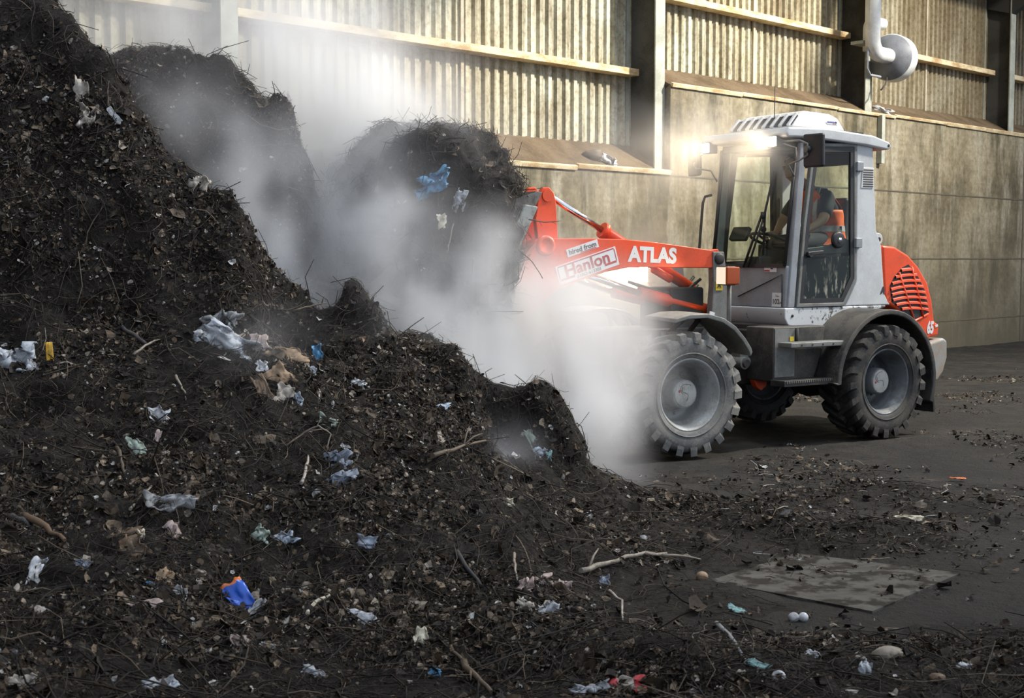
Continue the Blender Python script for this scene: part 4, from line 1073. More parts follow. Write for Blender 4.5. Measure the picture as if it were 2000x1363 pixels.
h2 = plate_sticker('hire_sticker', (0.682, 1.715), 0.31, 0.066, SA, M_STK, 0.3472)
text('lettering', 'hired from', M_INK, 0.058, (0, 0.0022, 0.0), 0, h2, 0.001, 1.08)
MB().box((-0.05, 0.0018, -0.027), (0.16, 0.001, 0.007)).build('sticker_band', M_RED, h2)
# bell crank lever and tilt cylinder
LXO = -0.075
lv = [(1.12, 1.74), (1.155, 1.70), (1.10, 1.62), (1.02, 1.60), (0.95, 1.66), (0.935, 1.80), (0.955, 2.10), (0.975, 2.17), (1.02, 2.215), (1.08, 2.21), (1.115, 2.15), (1.15, 1.95)]
lv = [(p[0] + LXO, p[1]) for p in lv]
lever = FB(MB().prism(lv, 0.20, 0.255, 'y'), 'bell_crank', M_OR, bevel=0.01)
FB(MB().prism([(p[0] + 0.02, p[1] + 0.01) for p in lv], 0.0, 0.055, 'y'), 'bell_crank', M_OR, bevel=0.01)
FB(MB().tube([(0.965, 0.254, 2.145), (0.965, 0.268, 2.145)], 0.05, 18), 'pivot_boss', M_OR, lever)
FB(MB().tube([(1.035, -0.26, 1.735), (1.035, 0.26, 1.735)], 0.06, 18), 'pivot_shaft', M_OR)
p0, p1, p2 = Vector((0.90, 0.128, 2.165)), Vector((0.35, 0.128, 1.868)), Vector((-0.60, 0.128, 1.355))
tc_ = FB(MB().tube([p1, p2], 0.050, 20), 'tilt_cylinder', M_OR)
FB(MB().tube([p1 + (p1 - p2) * 0.012, p1 - (p1 - p2) * 0.03], 0.070, 20), 'gland', M_OR, tc_)
FB(MB().tube([p0, p1], 0.027, 18), 'piston_rod', M_CHR, tc_)
# lift cylinders
for yy in (0.20, -0.20):
    q0, q1, q2 = Vector((0.70, yy, 1.54)), Vector((0.03, yy, 1.335)), Vector((-0.78, yy, 1.155))
    lc = FB(MB().tube([q1, q2], 0.055, 18), 'lift_cylinder', M_OR)
    FB(MB().tube([q0, q1], 0.028, 14), 'piston_rod', M_CHR, lc)
# hoses
b = MB()
for k, (ya, za) in enumerate(((0.20, 1.45), (0.16, 1.40), (0.10, 1.47), (-0.05, 1.42))):
    b.tube([(-0.62, ya, za), (-0.45, ya + 0.02, za - 0.10 - 0.03 * k), (-0.2, ya, za - 0.12), (0.05, ya - 0.03, za - 0.04)], 0.014, 8)
FB(b, 'hydraulic_hoses', M_BLK)
FB(MB().box((-0.45, 0.0, 1.18), (0.35, 0.5, 0.4)), 'valve_block', M_BODY, bevel=0.02)
b = MB(); b.tube([(-0.12, 0.20, 1.54), (-0.30, 0.2, 1.45)], 0.035, 14); FB(b, 'hose_guard', M_OR)
# headlamps with indicators on posts
def headlamp(y, s, lit):
    b = MB(); b.box((-0.60, y, 1.485), (0.10, 0.15, 0.165))
    h = FB(b, 'headlamp', M_BLK, bevel=0.015, seg=3)
    FB(MB().box((-0.546, y, 1.485), (0.012, 0.135, 0.145)), 'lens', lit, h, bevel=0.006)
    ib = MB(); ib.box((-0.60, y + s * 0.085, 1.485), (0.135, 0.03, 0.15)); FB(ib, 'indicator', M_AMB, h, bevel=0.01)
    p = MB(); p.tube([(-0.63, y, 1.41), (-0.63, y, 1.08), (-0.66, y - s * 0.06, 1.02), (-0.70, s * 0.36, 1.0)], 0.020, 10); FB(p, 'lamp_post', M_FRAME, h)
    return h
hn = headlamp(0.60, 1, M_LENS); hf = headlamp(-0.60, -1, M_LAMP)
for y_, e in ((0.60, 10), (-0.60, 130)):
    sp = bpy.data.lights.new('lamp_light', 'SPOT'); sp.energy = e; sp.color = (1, 0.84, 0.60); sp.spot_size = R(125); sp.spot_blend = 0.9; sp.shadow_soft_size = 0.06
    so = bpy.data.objects.new('lamp_light', sp); link(so, hn if y_ > 0 else hf); so.location = (-0.50, y_, 1.485)
    so.rotation_euler = Vector((-1, 0, 0.05)).to_track_quat('Z', 'Y').to_euler()
# front fenders: curved sheets
def fender_front(y0, y1):
    b = MB(); vs = []; fs = []
    pts = [(0.16, 1.155), (0.02, 1.185), (-0.16, 1.19), (-0.32, 1.15), (-0.44, 1.08), (-0.54, 0.98), (-0.60, 0.90), (-0.615, 0.86)]
    n = len(pts)
    for (x_, z_) in pts: vs += [(x_, y0, z_), (x_, y1, z_ - 0.01), (x_ * 0.985 + 0.01, y0, z_ - 0.022), (x_ * 0.985 + 0.01, y1, z_ - 0.045)]
    for i in range(n - 1):
        a, c = i * 4, i * 4 + 4
        fs += [(a, a + 1, c + 1, c), (a + 2, c + 2, c + 3, a + 3), (a + 1, a + 3, c + 3, c + 1), (a, c, c + 2, a + 2)]
    fs += [(0, 2, 3, 1), ((n - 1) * 4, (n - 1) * 4 + 1, (n - 1) * 4 + 3, (n - 1) * 4 + 2)]
    b.add(vs, fs); return b
for y0, y1 in ((0.50, 0.95), (-0.95, -0.50)):
    fd = FB(fender_front(y0, y1), 'front_fender', M_FRAME, bevel=0.006)
    s = 1 if y0 > 0 else -1
    FB(MB().tube([(-0.05, s * 0.28, 0.85), (-0.18, s * 0.62, 1.15)], 0.022, 8), 'fender_bracket', M_BODY, fd)
    FB(MB().tube([(-0.30, s * 0.28, 0.85), (-0.32, s * 0.60, 1.12)], 0.022, 8), 'fender_bracket', M_BODY, fd)
    if s > 0: FB(MB().box((-0.40, 0.66, 1.145), (0.05, 0.012, 0.075), rot=(0, -0.3, 0)), 'reflector_tag', M_STK, fd)
# bucket, rolled back
def off(poly, d): return inset(poly, d)
shell = [(1.40, 2.13), (1.46, 2.14), (1.72, 1.72), (1.84, 1.36), (1.97, 1.20), (2.16, 1.17), (2.85, 1.44), (2.86, 1.40), (2.17, 1.10), (1.92, 1.13), (1.78, 1.30), (1.66, 1.68)]
bk = FB(MB().prism(shell, -0.95, 0.95, 'y'), 'bucket', M_WORN, bevel=0.004)
side = [(1.44, 2.135), (1.70, 1.68), (1.81, 1.33), (1.95, 1.16), (2.16, 1.13), (2.83, 1.42), (2.60, 1.62), (1.95, 1.98)]
FB(MB().prism(side, 0.925, 0.955, 'y'), 'side_plate', M_WORN, bk); FB(MB().prism(side, -0.955, -0.925, 'y'), 'side_plate', M_WORN, bk)
FB(MB().prism([(1.46, 2.02), (1.575, 2.035), (1.72, 1.76), (1.62, 1.71)], 0.93, 1.0, 'y'), 'corner_guard', paint('weathered_grey', (0.36, 0.37, 0.34), 0.8, 0, (0.13, 0.12, 0.10), 0.7, 14), bk, bevel=0.01)
for k in range(9):
    yy = -0.88 + k * 0.22
    FB(MB().prism([(2.80, 1.43), (2.80, 1.39), (2.98, 1.47)], yy - 0.035, yy + 0.035, 'y'), 'bucket_tooth', M_WORN, bk)
b = MB()
for yy in (-0.30, 0.30): b.prism([(1.42, 0.95), (1.54, 0.95), (1.80, 1.22), (1.70, 1.64), (1.58, 1.55)], yy - 0.03, yy + 0.03, 'y')
b.prism([(1.02, 1.70), (1.06, 1.64), (1.68, 1.66), (1.68, 1.74)], 0.02, 0.08, 'y')
FB(b, 'bucket_bracket', M_OR, bk)

# ---- the compost in the bucket
ld = bmesh.new(); bmesh.ops.create_icosphere(ld, subdivisions=6, radius=1.0)
LV = np.array([v.co[:] for v in ld.verts]); LF = np.array([[v.index for v in f.verts] for f in ld.faces]); ld.free()
pw = 4.0; nr = (np.abs(LV) ** pw).sum(1) ** (-1 / pw); LV = LV * nr[:, None]
hzt = np.clip((LV[:, 2] + 1) / 2, 0, 1)
LC, LS = np.array([2.10, 0.06, 1.86]), np.array([0.62, 1.02, 0.80])
LV2 = LV * LS; LV2[:, 0] += 0.10 * (0.6 - hzt) * 1.2
top = hzt > 0.5
LV2[:, 0] *= 1 - 0.22 * np.clip(hzt - 0.5, 0, 1)
LV2[:, 1] *= 1 - 0.14 * np.clip(hzt - 0.4, 0, 1)
LV2[:, 2] -= 0.20 * np.clip(-LV[:, 1], 0, 1) * (hzt > 0.5) * hzt + 0.10 * np.clip(LV[:, 0], 0, 1) * hzt
LV2 += LC
nl = LV / np.linalg.norm(LV, axis=1)[:, None]
LV2 += nl * (0.11 * fbm(LV2 * 2.4, 3, 61) + 0.09 * fbm(LV2 * 6, 3, 62) + 0.035 * fbm(LV2 * 18, 2, 63))[:, None]
load = raw_mesh('compost_load', LV2, LF, [M_COMP], smooth=True)
LOAD_M = Matrix.Translation(LO_C) @ Matrix.Rotation(R(214), 4, 'Z') @ Matrix.Translation(FLOC) @ Matrix.Rotation(FRZ, 4, 'Z')
tag(load, 'dark steaming load of compost heaped in the raised loader bucket', 'compost', kind='stuff')
load.matrix_world = LOAD_M
q = LV2[LF]; fn_ = np.cross(q[:, 1] - q[:, 0], q[:, 2] - q[:, 0]); ar_ = np.linalg.norm(fn_, axis=1); 
f_ = rng.choice(len(LF), 12000, p=ar_ / ar_.sum()); a_, b_ = rng.random((2, 12000, 1)); sw_ = (a_ + b_) > 1; a_ = np.where(sw_, 1 - a_, a_); b_ = np.where(sw_, 1 - b_, b_)
p = q[f_, 0] + (q[f_, 1] - q[f_, 0]) * a_ + (q[f_, 2] - q[f_, 0]) * b_; nn = fn_[f_] / (ar_[f_, None] + 1e-12)
L = np.exp(rng.normal(math.log(0.12), 0.45, len(p))).clip(0.04, 0.4)
V, F = strands(p[:9000] + nn[:9000] * 0.006, nn[:9000], L[:9000], np.clip(L[:9000] * 0.014, 0.0012, 0.004), 0.5, lift=0.6)
o = raw_mesh('load_fibres', V, F, [M_FIB], smooth=True); o.matrix_world = LOAD_M
tag(o, 'thin stalks and fibres bristling from the load in the bucket', 'plant fibres', kind='stuff')
V, F = flakes(p[9000:], nn[9000:], np.exp(rng.normal(math.log(0.016), 0.5, 3000)).clip(0.006, 0.05))
o = raw_mesh('load_flakes', V, F, [M_FLAKE]); o.matrix_world = LOAD_M
tag(o, 'small leaf flakes stuck in the load in the bucket', 'leaf flakes', kind='stuff')

from mathutils.bvhtree import BVHTree
_lb = BVHTree.FromPolygons([tuple(LOAD_M @ Vector(v)) for v in LV2], [tuple(int(i) for i in f) for f in LF])
def load_Y(px, py):
    h = _lb.ray_cast(Vector((0, 0, CAMH)), ray(px, py).normalized())
    return h[0].y - 0.02 if h[0] is not None else 9.8

# ---------------------------------------------------------------- the driver
def skin_mesh(name, chains, mat, parent, root=0, sub=2):
    """body surface grown round a skeleton: chains of (x, y, z, radius); the same point in two chains joins them"""
    pts, rad, edges, key = [], [], [], {}
    for ch in chains:
        prev = None
        for p in ch:
            k = tuple(round(c, 4) for c in p[:3])
            if k not in key: key[k] = len(pts); pts.append(p[:3]); rad.append(p[3])
            i = key[k]
            if prev is not None and prev != i: edges.append((prev, i))
            prev = i
    me = bpy.data.meshes.new(name); me.from_pydata(pts, edges, []); me.materials.append(mat)
    o = bpy.data.objects.new(name, me); link(o, parent)
    sk = o.modifiers.new('skin', 'SKIN')
    if not me.skin_vertices: 
        bm = bmesh.new(); bm.from_mesh(me); bm.verts.layers.skin.verify(); bm.to_mesh(me); bm.free()
    for i, v in enumerate(me.skin_vertices[0].data):
        r_ = rad[i]; v.radius = r_ if isinstance(r_, tuple) else (r_, r_); v.use_root = (i == root)
    sk.use_smooth_shade = True; sk.branch_smoothing = 0.3
    s_ = o.modifiers.new('sub', 'SUBSURF'); s_.levels = sub; s_.render_levels = sub
    return o
per_ = empty('person', LO_C, R(214))
tag(per_, 'person in an orange hi-vis vest and dark shirt leaning forward at the loader wheel', 'person')
def hand(w, s):
    """wrist w, palm closing on the wheel rim; s: side of the body"""
    x, y, z = w; c = (x + 0.055, y, z - 0.008)
    out = [[(x, y, z, 0.026), (*c, 0.036)]]
    for k in range(4):
        yy = y + s * (0.030 - 0.021 * k); ln = (0.9, 1.0, 0.95, 0.78)[k]
        out.append([(*c, 0.036), (x + 0.090, yy, z + 0.004, 0.0105), (x + 0.090 + 0.032 * ln, yy, z - 0.008, 0.0095), (x + 0.092 + 0.036 * ln, yy, z - 0.034 * ln, 0.0085), (x + 0.080 + 0.024 * ln, yy, z - 0.052 * ln, 0.0075)])
    out.append([(*c, 0.036), (x + 0.055, y - s * 0.045, z - 0.022, 0.012), (x + 0.078, y - s * 0.056, z - 0.036, 0.0105), (x + 0.098, y - s * 0.048, z - 0.044, 0.0085)])
    return out
pel, bel, che, nkb = (-0.13, 0, 1.82), (-0.15, 0, 1.95), (-0.09, 0, 2.12), (0.03, 0, 2.275)
shl = lambda s: (-0.01, s * 0.185, 2.215)
elb = lambda s: (0.14, s * 0.265, 1.985)
wri = lambda s: (0.345, s * 0.175 + 0.03, 1.868)
HX_ = 0.085
hd0 = [(*nkb, 0.075), (0.095 + HX_ * 0.7, 0, 2.340, 0.056), (0.175 + HX_, 0.01, 2.395, (0.075, 0.068)), (0.205 + HX_, 0.015, 2.465, (0.098, 0.085)), (0.195 + HX_, 0.015, 2.535, (0.092, 0.080)), (0.185 + HX_, 0.015, 2.580, (0.055, 0.05))]
ch = [[(*pel, (0.165, 0.125)), (*bel, (0.16, 0.13)), (*che, (0.165, 0.12)), hd0[0]], hd0]
ch += [[hd0[3], (0.300 + HX_, 0.02, 2.445, 0.020), (0.318 + HX_, 0.022, 2.430, 0.013)]]
for s in (1, -1):
    ch += [[(0.205 + HX_, 0.015, 2.465, (0.098, 0.085)), (0.185 + HX_, 0.015 + s * 0.092, 2.455, 0.022), (0.175 + HX_, 0.015 + s * 0.098, 2.465, 0.02)]]
    ch += [[(*che, (0.165, 0.12)), (*shl(s), 0.075), (*elb(s), 0.050), (*wri(s), 0.027)]]
    ch += hand(wri(s), s)
    ch += [[(*pel, (0.165, 0.125)), (-0.02, s * 0.11, 1.80, 0.085), (0.34, s * 0.15, 1.78, 0.062), (0.46, s * 0.15, 1.42, 0.045), (0.48, s * 0.15, 1.29, 0.036), (0.60, s * 0.16, 1.255, 0.035)]]
body = skin_mesh('body', ch, M_SKIN, per_)
M_SHIRT = paint('navy_shirt', (0.016, 0.020, 0.030), 0.8, 0, (0.03, 0.03, 0.035), 0.5, 9)
M_TROUS = paint('dark_trousers', (0.03, 0.036, 0.045), 0.85, 0, (0.06, 0.055, 0.05), 0.5, 9)
M_VEST = paint('hi_vis_orange', (0.95, 0.16, 0.02), 0.6, 0, (0.45, 0.07, 0.02), 0.5, 10)
M_BAND = paint('silver_band', (0.55, 0.57, 0.60), 0.35, 0.2)
ch = [[(*pel, (0.178, 0.138)), (*bel, (0.172, 0.142)), (*che, (0.176, 0.131)), (*nkb, 0.082)]]
for s in (1, -1): ch += [[(*che, (0.176, 0.131)), (*shl(s), 0.088), (0.085, s * 0.235, 2.07, 0.075), (0.118, s * 0.255, 2.02, 0.070)]]
skin_mesh('shirt', ch, M_SHIRT, per_)
ch = []
for s in (1, -1): ch += [[(*pel, (0.176, 0.137)), (-0.02, s * 0.11, 1.80, 0.098), (0.34, s * 0.15, 1.78, 0.075), (0.46, s * 0.15, 1.42, 0.060), (0.48, s * 0.15, 1.30, 0.055)]]
skin_mesh('trousers', ch, M_TROUS, per_)
for s in (1, -1): skin_mesh('boot', [[(0.475, s * 0.15, 1.33, 0.050), (0.49, s * 0.15, 1.265, 0.048), (0.62, s * 0.165, 1.255, 0.040)]], M_BLK, per_, sub=1)
# vest: open sided shell round the trunk with two silver bands
def trunk_ring(z, pad, n=28):
    t_ = (z - 1.76) / (2.30 - 1.76)
    cx = np.interp(z, [1.70, 1.82, 1.95, 2.12, 2.24, 2.30], [-0.05, -0.13, -0.15, -0.09, 0.0, 0.04])
    rx = np.interp(z, [1.70, 1.95, 2.12, 2.22, 2.30], [0.23, 0.165, 0.155, 0.125, 0.08]) + pad
    ry = np.interp(z, [1.70, 1.95, 2.12, 2.22, 2.30], [0.235, 0.21, 0.215, 0.20, 0.10]) + pad
    out = []
    for k in range(n):
        a = 2 * math.pi * k / n
        wv = 1 + 0.025 * math.sin(a * 5 + z * 20)
        out.append((cx + rx * math.cos(a) * wv, ry * math.sin(a) * wv, z))
    return out
def trunk(zs, pad, cut=True):
    b = MB(); n = 28; vs = []; fs = []
    for z_ in zs: vs += trunk_ring(z_, pad)
    for i in range(len(zs) - 1):
        for k in range(n):
            a = 2 * math.pi * (k + 0.5) / n
            if cut and zs[i] > 2.06 and abs(math.sin(a)) > 0.80: continue        # arm holes
            fs.append((i * n + k, i * n + (k + 1) % n, i * n + n + (k + 1) % n, i * n + n + k))
    b.add(vs, fs, 0, True); return b
vest = trunk([1.70 + 0.03 * k for k in range(21)], 0.012).build('vest', M_VEST, per_)
vm = vest.modifiers.new('thick', 'SOLIDIFY'); vm.thickness = 0.006
for z0 in (1.885, ):
    trunk([z0, z0 + 0.025, z0 + 0.055], 0.021, False).build('reflective_band', M_BAND, vest)
for s in (1, -1):
    b = MB(); path = [(0.075, s * 0.105, 1.95), (0.085, s * 0.11, 2.06), (0.075, s * 0.115, 2.18), (0.04, s * 0.12, 2.29), (-0.05, s * 0.12, 2.29), (-0.13, s * 0.11, 2.22)]
    vs = []; fs = []
    for p in path: vs += [(p[0] + 0.012, p[1] - 0.025, p[2] + 0.008), (p[0] + 0.012, p[1] + 0.025, p[2] + 0.008)]
    for i in range(len(path) - 1): fs.append((2 * i, 2 * i + 1, 2 * i + 3, 2 * i + 2))
    b.add(vs, fs); o = b.build('reflective_band', M_BAND, vest); sm = o.modifiers.new('t', 'SOLIDIFY'); sm.thickness = 0.008
# short hair, eyes, mouth
b = MB(); vs = []; fs = []
for i in range(9):
    th = R(8 + 10.5 * i)
    for k in range(24):
        a = 2 * math.pi * k / 24; front = max(0, math.cos(a)); t2 = th * (1 - 0.45 * front)
        vs.append((0.190 + HX_ + 0.106 * math.sin(t2) * math.cos(a), 0.015 + 0.098 * math.sin(t2) * math.sin(a), 2.505 + 0.108 * math.cos(t2)))
for i in range(8):
    for k in range(24): fs.append((i * 24 + k, i * 24 + (k + 1) % 24, i * 24 + 24 + (k + 1) % 24, i * 24 + 24 + k))
fs.append(tuple(range(24)))
b.add(vs, fs, 0, True); b.build('hair', paint('dark_hair', (0.02, 0.015, 0.012), 0.7, 0, (0.05, 0.04, 0.03), 0.4, 40), per_)
for s in (1, -1):
    b = MB(); b.lathe([(0, -0.013), (0.009, -0.009), (0.013, 0), (0.009, 0.009), (0, 0.013)], (0.284 + HX_, 0.018 + s * 0.033, 2.468), 'z', 10); b.build('eye', M_INK, per_)
    MB().tube([(0.292 + HX_, 0.018 + s * 0.018, 2.487), (0.290 + HX_, 0.018 + s * 0.048, 2.488)], 0.006, 6).build('eyebrow', M_INK, per_)
MB().tube([(0.262 + HX_, -0.010, 2.390), (0.268 + HX_, 0.02, 2.388), (0.262 + HX_, 0.045, 2.390)], 0.006, 6).build('mouth', paint('lips', (0.28, 0.10, 0.08), 0.5), per_)

# ---------------------------------------------------------------- scraps that stand out on the heap and the floor, each a thing of its own
SC = {}
def smat(key, col, rough=0.55, dirt=(0.10, 0.085, 0.065), amount=0.55, metal=0.0):
    return paint('scrap_' + key, col, rough, metal, dirt, amount, 22)
COLS = dict(white=(0.72, 0.73, 0.74), cream=(0.72, 0.66, 0.50), silver=(0.50, 0.53, 0.57), grey=(0.30, 0.31, 0.32), greyblue=(0.24, 0.28, 0.35), tan=(0.36, 0.24, 0.14), brown=(0.17, 0.105, 0.06),
            pink=(0.55, 0.42, 0.38), green=(0.36, 0.44, 0.37), teal=(0.30, 0.52, 0.50), blue=(0.02, 0.12, 0.62), sky=(0.10, 0.32, 0.55), yellow=(0.80, 0.44, 0.02), red=(0.60, 0.06, 0.07), orange=(0.75, 0.20, 0.05), wood=(0.33, 0.28, 0.22), pale=(0.46, 0.41, 0.35), dark=(0.035, 0.035, 0.04), bark=(0.12, 0.085, 0.055), paleblue=(0.48, 0.56, 0.66))
def frame_at(px, py, rot, face=0.55, Y=None):
    P = hit(px, py) if Y is None else at(px, py, Y)
    n_ = Vector(heap_n([P.x], [P.y], 0.08)[0]) if Y is None else -ray(px, py).normalized()
    v = (Vector((0, 0, CAMH)) - P).normalized()
    n_ = (n_ * (1 - face) + v * face).normalized()
    r_ = v.cross(Vector((0, 0, 1))).normalized() * -1
    x_ = (r_ - n_ * r_.dot(n_)).normalized(); y_ = n_.cross(x_)
    c, s_ = math.cos(R(rot)), math.sin(R(rot))
    X = x_ * c + y_ * s_; Yv = y_ * c - x_ * s_
    return P, Matrix((X, Yv, n_)).transposed().to_4x4()
def scrap(px, py, w, h, rot, col, name, cat, label, cr=0.25, face=0.55, ragged=0.35, n=11, Y=None, group=None, edge=None, mats=None):
    """crumpled sheet about w by h pixels of the photograph large"""
    P, M = frame_at(px, py, rot, face, Y)
    k = P.y / FPX * 1.28; W, H_ = w * k / 2, h * k / 2
    seed = int(px * 7 + py); r2 = np.random.default_rng(seed)
    g = np.linspace(-1, 1, n); A, B = np.meshgrid(g, g); a, b_ = A.ravel(), B.ravel()
    q3 = np.stack([a * 1.4, b_ * 1.4, np.full_like(a, seed * 0.37)], 1)
    edge_n = 1 - ragged * (0.5 + 0.9 * vnoise(np.stack([a * 2.3, b_ * 2.3, np.full_like(a, seed * 0.11)], 1), 5)) * np.maximum(np.abs(a), np.abs(b_)) ** 2
    x_, y_ = a * W * edge_n, b_ * H_ * edge_n
    amp = cr * min(W, H_) * 2
    z_ = amp * (fbm(q3 * 1.3, 2, 3) + 0.55 * np.abs(vnoise(q3 * 3.1, 8)) - 0.2) + amp * 0.5 * (a * r2.uniform(-1, 1)) ** 2
    x_ = x_ + 0.5 * amp * vnoise(q3 * 2.4 + 3, 4); y_ = y_ + 0.5 * amp * vnoise(q3 * 2.4 + 7, 6)
    idx_ = np.arange(n * n).reshape(n, n)
    Q_ = np.stack([idx_[:-1, :-1], idx_[:-1, 1:], idx_[1:, 1:], idx_[1:, :-1]], -1).reshape(-1, 4)
    if mats is None: mats = [smat(col, COLS[col])]; mi = None
    else: mi = (np.abs(a[Q_].mean(1)) > edge).astype(int) if edge else None
    o = raw_mesh(name, np.stack([x_, y_, z_], 1), Q_, mats, smooth=True, midx=mi)
    sm = o.modifiers.new('thickness', 'SOLIDIFY'); sm.thickness = 0.003
    o.matrix_world = Matrix.Translation(P + M.to_3x3() @ Vector((0, 0, 0.28 * amp + 0.012))) @ M
    return tag(o, label, cat, group)
def lump(px, py, w, h, rot, col, name, cat, label, rough=0.15, flat=0.8, Y=None, up=0.35):
    P, M = frame_at(px, py, rot, 0.2, Y); k = P.y / FPX
    bm = bmesh.new(); bmesh.ops.create_icosphere(bm, subdivisions=3, radius=1)
    vs = np.array([v.co[:] for v in bm.verts]); fs = np.array([[v.index for v in f.verts] for f in bm.faces]); bm.free()
    vs *= (1 + rough * fbm(vs * 1.6 + px, 3, 2))[:, None]
    vs *= np.array([w * k / 2, h * k / 2 if False else w * k / 2 * flat, h * k / 2])
    # keep it upright on the ground
    o = raw_mesh(name, vs, fs, [smat(col, COLS[col])], smooth=True)
    o.location = P + Vector((0, 0, h * k / 2 * up)); o.rotation_euler = (0, 0, R(rot))
    return tag(o, label, cat)
def stick(pts, r0, col, name, cat, label, lift=0.015, Y=None, twig=True, taper=0.5, dY=0.0):
    """bent stick through points of the photograph, lying on what is there"""
    P = [hit(*p) if Y is None else at(*p, Y + dY * i) for i, p in enumerate(pts)]
    P = [p + Vector((0, 0, lift)) for p in P]
    if Y is None:                                   # keep depth steady along the stick
        y0, y1 = P[0].y, P[-1].y
        P = [at(*p, y0 + (y1 - y0) * i / max(1, len(pts) - 1)) + Vector((0, -lift, lift)) for i, p in enumerate(pts)]
    Q_ = []
    for i in range(len(P) - 1):
        for t_ in (0, 0.33, 0.66): Q_.append(P[i].lerp(P[i + 1], t_) + Vector([random.uniform(-1, 1) * r0 * 0.5 for _ in range(3)]))
    Q_.append(P[-1]); n = len(Q_)
    b = MB(); b.tube(Q_, [r0 * (1 - taper * i / (n - 1)) * random.uniform(0.88, 1.12) for i in range(n)], 7)
    if twig:
        for _ in range(2):
            i = random.randrange(1, n - 1); d = (Q_[min(i + 1, n - 1)] - Q_[i]).normalized()
            e = Q_[i] + (d + Vector([random.uniform(-0.8, 0.8) for _ in range(3)])).normalized() * (Q_[-1] - Q_[0]).length * 0.22
            b.tube([Q_[i], Q_[i].lerp(e, 0.5) + Vector((0, 0, r0)), e], [r0 * 0.5, r0 * 0.4, r0 * 0.2], 5)
    return tag(b.build(name, smat(col, COLS[col], 0.7)), label, cat)

M_BL, M_ORG = smat('blue', COLS['blue'], 0.25, amount=0.15), smat('orange', COLS['orange'], 0.3, amount=0.2)
wr_ = scrap(473, 1186, 84, 40, -60, 'blue', 'wrapper', 'wrapper', 'shiny blue snack wrapper with torn orange ends lying on the compost', 0.16, 0.8, 0.2, edge=0.86, n=15, mats=[M_BL, M_ORG])
scrap(825, 1258, 28, 52, 8, 'cream', 'foam_scrap', 'scrap', 'upright cream white torn foam scrap near the bottom of the heap', 0.18, 0.75, 0.45)
scrap(313, 826, 36, 44, 10, 'white', 'plastic_scrap', 'scrap', 'bright white crumpled plastic scrap with a thin tail in the middle of the dark slope', 0.35, 0.75)
scrap(308, 860, 12, 26, -15, 'pink', 'plastic_scrap', 'scrap', 'small pinkish scrap right below the bright white crumpled plastic', 0.3, 0.75)
scrap(98, 708, 11, 52, 3, 'yellow', 'plastic_strip', 'strip', 'bright yellow upright plastic strip beside the silvery crumpled sheet', 0.10, 0.95, 0.05)
scrap(36, 712, 62, 52, 15, 'silver', 'foil_sheet', 'foil', 'large silvery crumpled sheet beside the bright yellow strip', 0.42, 0.7, n=17)
scrap(6, 710, 34, 46, -20, 'silver', 'foil_sheet', 'foil', 'second silvery crumpled sheet, cut by the edge of the picture next to the large one', 0.42, 0.7)
scrap(430, 634, 62, 30, 5, 'grey', 'plastic_sheet', 'plastic sheet', 'folded grey plastic sheet standing up above the long draped grey sheet', 0.5, 0.7, 0.2, n=17)
scrap(452, 678, 112, 46, -33, 'silver', 'plastic_sheet', 'plastic sheet', 'long pale grey plastic sheet draped down the middle of the heap', 0.3, 0.6, 0.25, n=19)
scrap(408, 662, 50, 22, -5, 'silver', 'plastic_sheet', 'plastic sheet', 'small pale sheet end under the folded grey plastic sheet', 0.4, 0.6)
scrap(560, 700, 70, 34, 12, 'tan', 'cardboard_piece', 'cardboard', 'ragged tan cardboard piece with torn edges above the folded one', 0.2, 0.6, 0.6)
scrap(545, 742, 40, 46, 40, 'tan', 'cardboard_piece', 'cardboard', 'folded tan cardboard corner below the ragged piece', 0.18, 0.7, 0.15)
scrap(556, 783, 34, 44, -20, 'pale', 'cardboard_piece', 'cardboard', 'pale brown torn cardboard lowest of the three pieces', 0.25, 0.6, 0.4)
scrap(515, 770, 22, 62, 28, 'brown', 'cardboard_piece', 'cardboard', 'dark brown wet cardboard strip slanting beside the folded tan corner', 0.2, 0.6, 0.3)
scrap(507, 673, 28, 36, 20, 'pink', 'paper_scrap', 'paper', 'dusty pink paper scrap beside the lower end of the long draped sheet', 0.2, 0.6)
scrap(512, 725, 20, 18, 0, 'white', 'plastic_scrap', 'scrap', 'small white scrap touching the tan cardboard', 0.3, 0.7)
scrap(76, 1110, 28, 22, 10, 'paleblue', 'plastic_strip', 'plastic strip', 'knotted pale top of the twisted plastic strip low on the heap by the edge', 0.45, 0.7)
scrap(64, 1142, 20, 62, -22, 'white', 'plastic_strip', 'plastic strip', 'long twisted whitish plastic strip hanging below its knotted top', 0.4, 0.7, 0.3)
scrap(336, 1045, 30, 32, 15, 'pink', 'paper_scrap', 'paper', 'pinkish white crumpled paper beside the brown leathery leaf', 0.35, 0.7)
scrap(276, 1050, 12, 22, 0, 'cream', 'paper_scrap', 'paper', 'small cream tab standing between the brown leaf and the pinkish paper', 0.15, 0.7)
scrap(705, 1216, 62, 28, -8, 'silver', 'plastic_scrap', 'scrap', 'silvery grey pointed plastic scrap near the cream foam', 0.25, 0.6, 0.5)
scrap(466, 1260, 30, 26, 5, 'pink', 'paper_scrap', 'paper', 'round pale tan scrap below the blue wrapper', 0.2, 0.6, 0.3)
scrap(522, 1264, 28, 10, -12, 'white', 'paper_scrap', 'paper', 'narrow white scrap next to the round pale tan one', 0.3, 0.7)
scrap(160, 190, 22, 60, 10, 'pale', 'cloth_rag', 'rag', 'pale rag hanging high on the tall mound', 0.35, 0.8, 0.4)
scrap(168, 240, 26, 46, -12, 'pale', 'cloth_rag', 'rag', 'lower pale rag directly under the one hanging high on the mound', 0.4, 0.8, 0.5)
scrap(223, 235, 10, 30, 38, 'white', 'plastic_shard', 'shard', 'small white shard on the tall mound near the hanging rags', 0.1, 0.8, 0.2)
